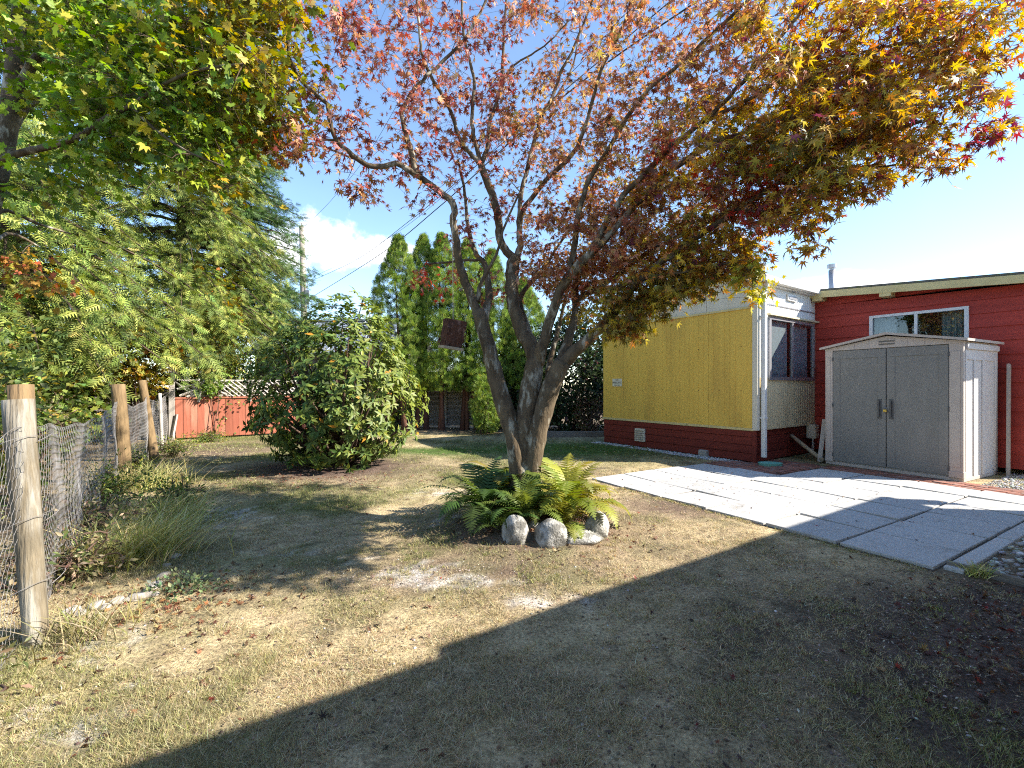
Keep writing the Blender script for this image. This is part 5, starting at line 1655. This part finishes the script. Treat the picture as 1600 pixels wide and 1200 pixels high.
# ------------------------------------------------------------------ conifers behind the fence
def conifer(label, base, H, R, z0, nb, per, size, palette, droop=.5, up=.1, name='conifer', group='conifers behind the wire fence', taper=.9, zvis=None, tmpl=T_SPRAY, trunk_r=.16, face=None):
    base = np.asarray(base, float)
    t_ = thing(name, label, 'tree', tuple(base), 0, group)
    MB().tube([(0, 0, -.1), (.05, 0, H * .4), (0, .05, H)], [trunk_r, trunk_r * .7, .02], 10, False, .05, 1).build('trunk', M_CBARK, t_, smooth=True)
    br = MB(); Ps = []; Ds = []; Ns = []; Ss = []; Cs = []
    for k in range(nb):
        z = z0 + (H * .97 - z0) * RNG.uniform() ** 1.15
        if zvis is not None and z > zvis and RNG.uniform() < .6: continue
        az = RNG.uniform(0, 6.283)
        if face is not None and RNG.uniform() < .55: az = face + RNG.normal(0, .9)
        L_ = R * ((H - z) / (H - z0)) ** taper * RNG.uniform(.7, 1.12) + .25
        dv = np.array([math.cos(az), math.sin(az), 0])
        ts = np.linspace(0, 1, 7)
        path = np.stack([dv * (L_ * t) + np.array([0, 0, z + up * L_ * t - droop * L_ * t * t]) for t in ts])
        br.tube([tuple(p) for p in path], [.022 * (1 - t) * min(L_, 2) + .004 for t in ts], 4, False)
        m_ = int(per * L_) + 3
        t = RNG.uniform(.12, 1.0, m_) ** .8
        q = dv[None] * (L_ * t)[:, None] + np.c_[np.zeros(m_), np.zeros(m_), z + up * L_ * t - droop * L_ * t * t]
        side = np.array([-dv[1], dv[0], 0])
        sg = RNG.choice([-1, 1], m_)[:, None] * RNG.uniform(.25, 1.0, (m_, 1))
        q = q + side[None] * sg * (.10 + .16 * L_ * (1 - t))[:, None] * RNG.uniform(.2, 1, (m_, 1)) + RNG.normal(0, .06, (m_, 3))
        Ps.append(q + base)
        Ds.append(norm(dv[None] * .7 + side[None] * sg * .8 + np.array([0, 0, -droop * .9])[None] + RNG.normal(0, .45, (m_, 3))))
        Ns.append(norm(np.array([.25, -.2, .8]) [None] + RNG.normal(0, .6, (m_, 3)) + dv[None] * .3))
        Ss.append(size * RNG.uniform(.65, 1.3, m_))
        Cs.append(pick(palette, m_, .18) * RNG.uniform(.7, 1.25))
    so = br.build('branches', M_CBARK, t_); so['kind'] = 'stuff'
    P = np.concatenate(Ps); leaves_obj('crown', tmpl, P, frames(np.concatenate(Ds), np.concatenate(Ns), np.concatenate(Ss)), np.clip(np.concatenate(Cs), .003, .8), M_NEEDLE, t_, base)
    return len(P)


HEM = [(3, (.15, .20, .038)), (2, (.25, .29, .055)), (1.6, (.06, .095, .022)), (.9, (.38, .39, .09))]
FIR = [(3, (.07, .13, .038)), (2, (.11, .18, .05)), (1.6, (.035, .065, .022)), (.6, (.19, .26, .08))]
nc = 0
nc += conifer('drooping pale hemlock at the far left behind the vine maple', (-9.3, 8.4, 0), 15, 3.3, 2.6, 240, 38, .25, HEM, .55, .15, 'hemlock', zvis=9, face=-.6)
nc += conifer('hemlock with hanging sprays left of the yellow understory', (-9.2, 12.6, 0), 16, 3.2, 3.0, 250, 38, .25, HEM, .60, .12, 'hemlock', zvis=10, face=-.7)
nc += conifer('tall dark fir whose boughs reach towards the utility pole', (-9.9, 16.0, 0), 14.0, 3.3, 3.2, 330, 38, .26, FIR, .28, .10, 'fir', zvis=12, face=-.4)
nc += conifer('fir standing behind the hemlocks at the upper left', (-12.6, 13.5, 0), 19, 3.6, 1.0, 260, 24, .30, FIR, .35, .08, 'fir', zvis=13, face=-.6)
nc += conifer('dark fir filling the far left background', (-15.5, 10.5, 0), 18, 3.8, 1.0, 240, 24, .30, FIR, .35, .08, 'fir', zvis=13, face=-.5)
nc += conifer('low young fir behind the red fence', (-9.2, 13.6, 0), 5.0, 1.3, .5, 130, 30, .2, FIR, .35, .1, 'fir', face=-.6)
print('conifer sprays', nc)

reseed(108)
# understory behind the fence
PAL_U = [(3, (.11, .16, .034)), (2, (.17, .23, .045)), (1.4, (.27, .28, .045)), (1, (.06, .095, .026)), (.6, (.40, .30, .05))]
PAL_UY = [(3, (.30, .26, .03)), (2, (.42, .28, .035)), (1.5, (.18, .20, .03)), (.8, (.46, .19, .04))]
PAL_DRY = [(2, (.20, .14, .09)), (2, (.15, .14, .05)), (1, (.28, .22, .13)), (1, (.10, .13, .04))]
US = [('elder_bush', 'dark leafy bush between the fir and the grey outbuilding', (-8.3, 13.9), 1.8, (1.0, .8, 1.8), 340, 12, .24, .09, [(3, (.07, .11, .028)), (2, (.11, .16, .035)), (1, (.18, .20, .04))], T_OVAL),
      ('bramble', 'dark green thicket close behind the wire fence at the left edge', (-5.2, 3.8), 1.0, (.9, .9, .95), 240, 11, .20, .075, PAL_U, T_OVAL),
      ('bramble', 'leafy thicket behind the wire netting, between the two nearest posts', (-6.2, 5.2), 1.0, (1.0, .9, 1.05), 280, 11, .20, .075, PAL_U, T_OVAL),
      ('vine_maple_shrub', 'green thicket rising behind the middle fence post', (-7.9, 7.1), 1.2, (1.2, 1.0, 1.3), 300, 11, .24, .080, PAL_U, T_VMAPLE),
      ('vine_maple_shrub', 'golden vine maple left of the red fence', (-8.7, 10.4), 1.9, (.95, .8, 1.1), 190, 10, .24, .075, PAL_UY, T_VMAPLE),
      ('vine_maple_shrub', 'thicket behind the leaning post', (-9.7, 9.6), 1.1, (1.2, 1.0, 1.3), 280, 11, .24, .080, PAL_U, T_VMAPLE),
      ('vine_maple_shrub', 'yellow and orange vine maple high behind the red fence', (-8.0, 12.2), 3.0, (.8, .8, 1.7), 170, 10, .24, .08, PAL_UY, T_VMAPLE),
      ('elder_bush', 'pale green bush behind the lattice of the red fence', (-7.7, 12.0), 1.5, (1.0, .8, 1.4), 300, 12, .22, .08, PAL_U, T_OVAL),
      ('elder_bush', 'leafy bush hidden behind the rhododendron', (-5.2, 14.9), 1.3, (1.2, .8, 1.3), 260, 12, .22, .08, PAL_U, T_OVAL),
      ('elder_bush', 'bush filling the gap left of the arborvitae row', (-3.6, 13.9), .9, (.8, .6, 1.0), 180, 12, .20, .08, PAL_U, T_OVAL),
      ('bramble', 'dry brown brush in front of the thicket behind the netting', (-6.9, 6.4), .75, (.9, .7, .55), 150, 9, .18, .05, PAL_DRY, T_LEAF),
      ('bramble', 'far thicket behind the hemlocks', (-11.5, 9.6), 1.6, (1.8, 1.5, 1.9), 380, 11, .3, .10, PAL_U, T_VMAPLE)]
for (nm, lab, (x, y), zc_, rad3, n_, per_, rad_s, sz_l, pal, tm) in US:
    shrub(nm, lab, (x, y, 0), (x, y, zc_), rad3, n_, per_, rad_s, sz_l, pal, tm, M_LEAF, 'understory behind the fence', nstem=26, lo=.35, lump=.22, zmin=.04, r0=.012, spread=.8)
shrub('ivy', 'bright green vine climbing over the lattice of the red fence', (-7.47, 11.35, 0), (-7.47, 11.30, 1.30), (.34, .16, .26), 60, 8, .09, .075, [(2, (.16, .26, .04)), (1, (.22, .32, .06))], T_OVAL, M_LEAF, None, 'vine', nstem=6, lo=.2, zmin=.9, r0=.008)

reseed(109)
# ------------------------------------------------------------------ weeds and long grass along the fence
def blades(P, h, lean, w, C, seg=2, rng=RNG):
    """grass blades: seg segments each, leaning; arrays per blade"""
    n = len(P)
    az = rng.uniform(0, 6.283, n)
    side = np.stack([np.cos(az), np.sin(az), np.zeros(n)], 1) * w[:, None]
    out = [];
    for k in range(seg):
        t = k / seg
        c = P + lean * (t ** 1.7)[None, None] if False else P + lean * (t ** 1.7) + np.stack([np.zeros(n), np.zeros(n), h * t], 1)
        out += [c - side * (1 - .45 * t), c + side * (1 - .45 * t)]
    tip = P + lean + np.stack([np.zeros(n), np.zeros(n), h], 1)
    V = np.stack(out + [tip], 1)
    k = V.shape[1]
    tris = []
    for s in range(seg - 1):
        tris += [(2 * s, 2 * s + 1, 2 * s + 3), (2 * s, 2 * s + 3, 2 * s + 2)]
    tris.append((2 * (seg - 1), 2 * (seg - 1) + 1, 2 * seg))
    F = (np.array(tris)[None] + (np.arange(n) * k)[:, None, None]).reshape(-1, 3)
    return V.reshape(-1, 3), F, np.repeat(C, k, 0)


def tuft(name, label, x, y, rx, n_, hh, pal, lean=(.15, -.05), group=None, spread=.5):
    z = float(ground_h(x, y))
    pos = np.stack([x + RNG.normal(0, rx, n_), y + RNG.normal(0, rx * .8, n_), np.full(n_, z - .01)], 1)
    h = hh * RNG.uniform(.45, 1.1, n_)
    ln = np.stack([lean[0] + RNG.normal(0, spread, n_), lean[1] + RNG.normal(0, spread, n_), np.zeros(n_)], 1) * (h / hh * hh * 1.2)[:, None]
    V, F, C = blades(pos, h, ln, RNG.uniform(.0018, .004, n_), pick(pal, n_, .2), 4)
    o = bpy.data.objects.new(name, tri_mesh(name, V - np.array([x, y, z]), F, M_GRASS, C)); o.location = (x, y, z)
    link(o)
    return tag(o, label, 'grass', group)


PAL_TALL = [(3, (.42, .42, .13)), (2.4, (.56, .51, .22)), (1.4, (.24, .29, .07)), (2, (.60, .53, .29))]
tuft('grass_clump', 'tall yellow-green grass clump leaning out beside the fence bed', -2.85, 3.45, .18, 1300, .34, PAL_TALL, (.40, .0), 'grass clumps along the fence')
tuft('grass_clump', 'second grass clump behind the tall leaning one', -3.25, 4.10, .18, 900, .36, PAL_TALL, (.4, .1), 'grass clumps along the fence')
tuft('grass_clump', 'smaller grass clump at the foot of the middle fence post', -4.6, 5.7, .22, 700, .36, PAL_TALL, (.2, .0), 'grass clumps along the fence')
tuft('grass_clump', 'dry grass at the foot of the nearest post', -2.22, 2.36, .10, 200, .20, [(1, (.40, .34, .20)), (1, (.25, .24, .09))], (.1, -.1), 'grass clumps along the fence')
tuft('grass_clump', 'green tuft by the timber edge of the pebble bed', 3.20, 3.12, .035, 160, .11, PAL_TALL, (.0, -.1))
for (x, y, rx, h_, lab, pal, n_) in ((-2.95, 2.95, .42, .34, 'brown and green weeds just behind the nearest fence post', PAL_DRY, 150), (-3.55, 3.75, .5, .42, 'tangled weeds along the wire netting', PAL_DRY, 190),
                                     (-4.25, 4.75, .5, .48, 'green weeds growing through the netting', PAL_U, 190), (-3.35, 4.5, .38, .40, 'leafy weeds behind the grass clumps', PAL_U, 140), (-5.6, 6.75, .4, .3, 'weeds round the middle fence post', PAL_U, 130),
                                     (-6.2, 8.3, .5, .36, 'weeds round the leaning post', PAL_U, 130), (-7.1, 10.6, .6, .22, 'low weeds in front of the red fence', PAL_U, 150), (-2.25, 1.7, .35, .25, 'dry weeds under the netting at the left edge', PAL_DRY, 110)):
    shrub('weeds', lab, (x, y, 0), (x, y, h_ * .5), (rx, rx * .85, h_ * .6), n_, 8, .09, .045, pal, T_LEAF, M_LEAF, 'weeds along the fence', 'weeds', .01, .2, .1, 30, None, 0, .9, r0=.003)
shrub('ground_cover', 'blue-green ground cover beside the row of small stones', (-2.06, 2.85, 0), (-2.06, 2.85, .03), (.30, .16, .07), 70, 9, .05, .028, [(2, (.14, .20, .10)), (1, (.20, .24, .10))], T_OVAL, M_LEAF, None, 'ground cover', .0, .1, .1, 0)

# row of small stones edging the bed
rs_ = random.Random(12)
STN = [(112, 958), (128, 962), (150, 950), (165, 953), (186, 944), (205, 942), (222, 938), (236, 925), (246, 918), (240, 935), (256, 905), (262, 888), (270, 876), (272, 858), (278, 840)]
for k, (px, py) in enumerate(STN):
    p = G(px + rs_.uniform(-3, 3), py)
    s = rs_.uniform(.022, .048)
    rock('edging_stone', 'small pale stone in the row edging the fence bed', (p[0], p[1], float(ground_h(p[0], p[1])) + s * .25), (s * rs_.uniform(1, 1.7), s, s * .6), (0, 0, rs_.uniform(0, 3)), 40 + k, M_STONEP, 'stones edging the fence bed', cat='stone')

reseed(110)
# ------------------------------------------------------------------ lawn
def lawn():
    n0 = 2100000
    # more blades close to the camera: sample by 1 / depth
    Y = np.exp(RNG.uniform(math.log(1.15), math.log(12.3), n0))
    X = RNG.uniform(-1.22, 1.22, n0) * Y
    u, v = patio_uv(X, Y)
    fx = X + (Y - 2.28) * .735
    n1 = vnoise(X, Y, .55, 4, 21); n2 = vnoise(X, Y, 1.6, 4, 33); n4 = vnoise(X, Y, 3.0, 3, 57); n6 = vnoise(X, Y, 9, 3, 91)
    dens = np.clip(.30 + (n2 - .42) * 2.4 + (n6 - .5) * 3.2, .02, 1)
    dens *= 1 - np.clip(gauss(X, Y, .1, 4.1, 1.0, .7) * 1.2, 0, .97)
    dens *= 1 - np.clip(gauss(X, Y, 1.75, 4.9, .7, .5), 0, .85)
    dens *= 1 - np.clip(gauss(X, Y, 3.4, 1.9, 1.9, 1.1) * 1.7, 0, .97)
    dens *= 1 - np.clip(gauss(X, Y, -2.8, 7.0, 1.35, 1.0) * 1.5, 0, 1)
    dens *= 1 - np.clip(gauss(X, Y, -.5, 3.15, .8, .3) * .9, 0, .9)
    dens *= 1 - np.clip(gauss(X, Y, -1.9, 2.0, .7, .6) * .6, 0, .6)
    dens[(u > -3.3) & (u < 3.72) & (v > -.03) & (v < 5)] = 0
    dens[(u > -3.3) & (u < 0) & (v > .16)] = 0
    rel = np.stack([X - HA[0], Y - HA[1]], 1)
    dens[(rel @ HU > -.30) & (rel @ HD > -.3)] = 0
    dens[fx < -2.75] *= .12
    keep = RNG.uniform(size=n0) < dens * .42
    X, Y, n1, n2, n4 = X[keep], Y[keep], n1[keep], n2[keep], n4[keep]
    n = len(X)
    g = np.clip((n1 * .6 + n2 * .4 - .47) * 5 + RNG.normal(0, .25, n), 0, 1)
    lush = np.clip(np.maximum(gauss(X, Y, 1.0, 9.4, 2.6, 1.5), gauss(X, Y, -1.3, 9.0, 1.6, .7)) * 1.3, 0, 1)
    cs = pick([(3, (.50, .41, .24)), (2, (.36, .28, .16)), (1.5, (.64, .55, .37)), (1, (.18, .14, .09))], n, .22)
    cg = pick([(3, (.23, .25, .085)), (2, (.15, .18, .055)), (1.3, (.36, .36, .15)), (.8, (.10, .12, .04))], n, .22)
    cl_ = pick([(2, (.10, .17, .035)), (1, (.15, .21, .05))], n, .15)
    C = cs * (1 - g[:, None]) + cg * g[:, None]
    C = C * (1 - lush[:, None]) + cl_ * lush[:, None]
    P = np.stack([X, Y, ground_h(X, Y) - .004], 1)
    h = (.016 + .022 * g + .016 * lush) * RNG.uniform(.4, 1.7, n)
    ln = np.stack([RNG.normal(0, 1, n), RNG.normal(0, 1, n), np.zeros(n)], 1) * (.024 + .012 * (1 - g))[:, None]
    w = np.clip(.0008 + .00034 * Y, 0, .004) * RNG.uniform(.7, 1.3, n)
    print('grass blades', n)
    return blades(P, h, ln, w, C, 1)


def lawn_tufts():
    n0 = 30000
    Y = np.exp(RNG.uniform(math.log(1.2), math.log(11.5), n0)); X = RNG.uniform(-1.2, 1.2, n0) * Y
    u, v = patio_uv(X, Y); fx = X + (Y - 2.28) * .735
    rel = np.stack([X - HA[0], Y - HA[1]], 1)
    n1 = vnoise(X, Y, .55, 4, 21); n2 = vnoise(X, Y, 1.6, 4, 33); n6 = vnoise(X, Y, 5, 3, 131)
    d = np.clip((n2 - .40) * 2 + (n6 - .47) * 4, 0, 1)
    d *= 1 - np.clip(gauss(X, Y, .1, 4.1, .8, .6) * 1.3 + gauss(X, Y, 3.5, 1.9, 1.8, 1.1) * 1.7 + gauss(X, Y, 1.75, 4.9, .7, .5) + gauss(X, Y, -2.8, 7.0, 1.35, 1.0) * 1.4, 0, 1)
    ok = (RNG.uniform(size=n0) < d) & ~((u > -3.3) & (u < 3.74) & (v > -.05)) & (fx > -2.85) & ~((rel @ HU > -.3) & (rel @ HD > -.3))
    X, Y, n1, n2 = X[ok], Y[ok], n1[ok], n2[ok]
    eu = np.r_[RNG.uniform(-.05, 3.7, 260), RNG.uniform(3.69, 3.78, 60)]; ev = np.r_[RNG.normal(-.03, .022, 260), RNG.uniform(-.05, 2.6, 60)]
    ew = PO[None] + eu[:, None] * E1[None] + ev[:, None] * E2[None]
    ew = ew[vnoise(ew[:, 0], ew[:, 1], 3.0, 2, 151) > .46]
    X = np.r_[X, ew[:, 0]]; Y = np.r_[Y, ew[:, 1]]; n1 = np.r_[n1, RNG.uniform(.4, .6, len(ew))]; n2 = np.r_[n2, RNG.uniform(.4, .6, len(ew))]
    m = len(X); per = 16
    g = np.clip((n1 * .6 + n2 * .4 - .45) * 5 + RNG.normal(0, .35, m), 0, 1)
    hs = RNG.uniform(.014, .032, m)
    a = RNG.uniform(0, 6.283, (m, per)); r_ = RNG.uniform(0, .022, (m, per)); lr = RNG.uniform(.2, 1.1, (m, per))
    PX_ = X[:, None] + np.cos(a) * r_; PY_ = Y[:, None] + np.sin(a) * r_
    P = np.stack([PX_.ravel(), PY_.ravel(), ground_h(PX_.ravel(), PY_.ravel()) - .004], 1)
    h = (hs[:, None] * RNG.uniform(.5, 1.1, (m, per))).ravel()
    ln = np.stack([(np.cos(a) * lr).ravel() * h, (np.sin(a) * lr).ravel() * h, np.zeros(m * per)], 1)
    n = m * per
    cs = pick([(3, (.54, .45, .27)), (2, (.40, .32, .18)), (1, (.66, .58, .40))], n, .18); cg = pick([(3, (.27, .28, .09)), (2, (.17, .20, .055)), (1.4, (.42, .40, .17))], n, .22)
    gg = np.repeat(g, per)[:, None]
    w = np.repeat(np.clip(.0007 + .00032 * Y, 0, .004), per) * RNG.uniform(.7, 1.3, n)
    print('tuft blades', n)
    return blades(P, h, ln, w, cs * (1 - gg) + cg * gg, 2)


V, F, C = lawn()
V2_, F2_, C2_ = lawn_tufts()
V, F, C = np.r_[V, V2_], np.r_[F, F2_ + len(V)], np.r_[C, C2_]
o = link(bpy.data.objects.new('lawn_grass', tri_mesh('lawn_grass', V, F, M_GRASS, C)))
tag(o, 'short patchy lawn grass, half straw and half green', 'grass', None, 'stuff')

def clod_pos(n):
    Y = np.exp(RNG.uniform(math.log(1.2), math.log(8.0), n)); X = RNG.uniform(-1.15, 1.15, n) * Y
    u, v = patio_uv(X, Y); fx = X + (Y - 2.28) * .735
    rel = np.stack([X - HA[0], Y - HA[1]], 1)
    ok = ~((u > -3.3) & (u < 3.7) & (v > -.03)) & (fx > -2.9) & ~((rel @ HU > -.05) & (rel @ HD > -.1))
    ok &= RNG.uniform(size=n) < np.clip((vnoise(X, Y, 2.2, 3, 161) - .42) * 6, .05, 1)
    X, Y = X[ok], Y[ok]
    return np.stack([X, Y, ground_h(X, Y) + RNG.uniform(-.003, .003, len(X))], 1)


V_, F_, C_ = stones(9000, clod_pos, (.004, .012), [(3, (.10, .07, .052)), (2, (.16, .115, .085)), (1, (.26, .20, .15)), (.4, (.45, .42, .38))])
o = link(bpy.data.objects.new('soil_crumbs', tri_mesh('soil_crumbs', V_, F_, bpy.data.materials['pebble'], C_)))
tag(o, 'small crumbs of brown soil lying between the grass', 'soil', None, 'stuff')

# fallen leaves, chips and crumbs of soil
def litter(n, region, size, pal, tmpl, up=.8, lift=.004):
    P = region(n)
    P = np.c_[P, ground_h(P[:, 0], P[:, 1]) + lift + RNG.uniform(0, .010, len(P))]
    nr = norm(RNG.normal(0, .45, (len(P), 3)) + np.array([0, 0, up]))
    d = norm(RNG.normal(size=(len(P), 3)) * np.array([1, 1, .25]))
    return scatter(tmpl, frames(d, nr, RNG.uniform(size * .6, size * 1.2, len(P))), P, pick(pal, len(P), .25))


def reg_all(n):
    Y = np.exp(RNG.uniform(math.log(1.2), math.log(9.0), n)); X = RNG.uniform(-1.15, 1.15, n) * Y
    u, v = patio_uv(X, Y)
    fx = X + (Y - 2.28) * .735
    rel = np.stack([X - HA[0], Y - HA[1]], 1)
    ok = ~((u > -3.2) & (u < 3.7) & (v > -.02) & (v < 6)) & (fx > -2.9) & ~((rel @ HU > -.05) & (rel @ HD > -.1))
    cl = vnoise(X, Y, 1.1, 3, 101)
    ok &= RNG.uniform(size=n) < np.clip((cl - .40) * 5, .10, 1)
    return np.stack([X, Y], 1)[ok]


def reg_at(cx, cy, rx, ry):
    def f(n):
        return np.stack([RNG.normal(cx, rx, n), RNG.normal(cy, ry, n)], 1)
    return f


PAL_FALL = [(3, (.16, .06, .04)), (3, (.11, .05, .035)), (2, (.25, .13, .07)), (.5, (.28, .05, .035)), (1.2, (.36, .25, .13)), (1.5, (.08, .05, .04))]
parts_ = [litter(1300, reg_all, .028, PAL_FALL, T_JMAPLE2), litter(420, reg_at(3.0, 2.45, .45, .30), .032, PAL_FALL, T_JMAPLE2), litter(240, reg_at(2.25, 2.05, .30, .22), .032, PAL_FALL, T_JMAPLE2),
          litter(420, reg_at(.25, 4.0, .40, .26), .030, PAL_FALL, T_JMAPLE2), litter(240, reg_at(-2.1, 2.75, .3, .22), .036, [(2, (.32, .15, .07)), (2, (.20, .09, .05)), (1, (.40, .28, .15))], T_JMAPLE2),
          litter(420, reg_at(-2.7, 6.1, .9, .35), .05, [(2, (.18, .08, .05)), (1, (.28, .14, .08))], T_LEAF)]
Vs = []; Fs = []; Cs = []; k = 0
for (a, b, c) in parts_:
    Vs.append(a); Fs.append(b + k); Cs.append(c); k += len(a)
o = link(bpy.data.objects.new('fallen_leaves', tri_mesh('fallen_leaves', np.concatenate(Vs), np.concatenate(Fs), M_LEAF, np.concatenate(Cs))))
tag(o, 'small red and brown maple leaves scattered over the lawn', 'fallen leaves', None, 'stuff')


def reg_chip(n):
    X = RNG.normal(2.6, 1.0, n); Y = RNG.normal(2.3, .65, n)
    u, v = patio_uv(X, Y)
    return np.stack([X, Y], 1)[(Y > 1.0) & ~((u > -3.2) & (v > .1))  & ~((u > -.1) & (v > -.05))]


a1 = litter(5200, reg_chip, .018, [(2, (.44, .37, .28)), (2, (.30, .24, .18)), (1, (.55, .50, .43)), (2, (.16, .11, .085))], T_LEAF, .9)
a2 = litter(5200, reg_all, .014, [(2, (.14, .10, .075)), (1, (.22, .17, .12)), (1, (.42, .36, .27))], T_LEAF, .9)
a3 = litter(500, reg_at(-.5, 3.1, .5, .14), .014, [(1, (.6, .57, .53)), (1, (.4, .37, .33))], T_LEAF, .9)
o = link(bpy.data.objects.new('wood_chips', tri_mesh('wood_chips', np.r_[a1[0], a2[0], a3[0]], np.r_[a1[1], a2[1] + len(a1[0]), a3[1] + len(a1[0]) + len(a2[0])], M_LEAF, np.r_[a1[2], a2[2], a3[2]])))
tag(o, 'pale wood chips and bits of straw on the bare soil', 'wood chips', None, 'stuff')


def reg_pat(n):
    u = RNG.uniform(.05, 3.6, n); v = RNG.uniform(.02, 2.3, n) ** 1.0
    w = PO[None] + u[:, None] * E1[None] + v[:, None] * E2[None]
    return w


a1 = litter(90, reg_pat, .022, PAL_FALL, T_JMAPLE2, .9)
a1[0][:, 2] = a1[0][:, 2] - a1[0][:, 2].min() + .030
o = link(bpy.data.objects.new('fallen_leaves', tri_mesh('fallen_leaves', a1[0], a1[1], M_LEAF, a1[2])))
tag(o, 'few tiny brown leaves lying on the patio slabs', 'fallen leaves', None, 'stuff')
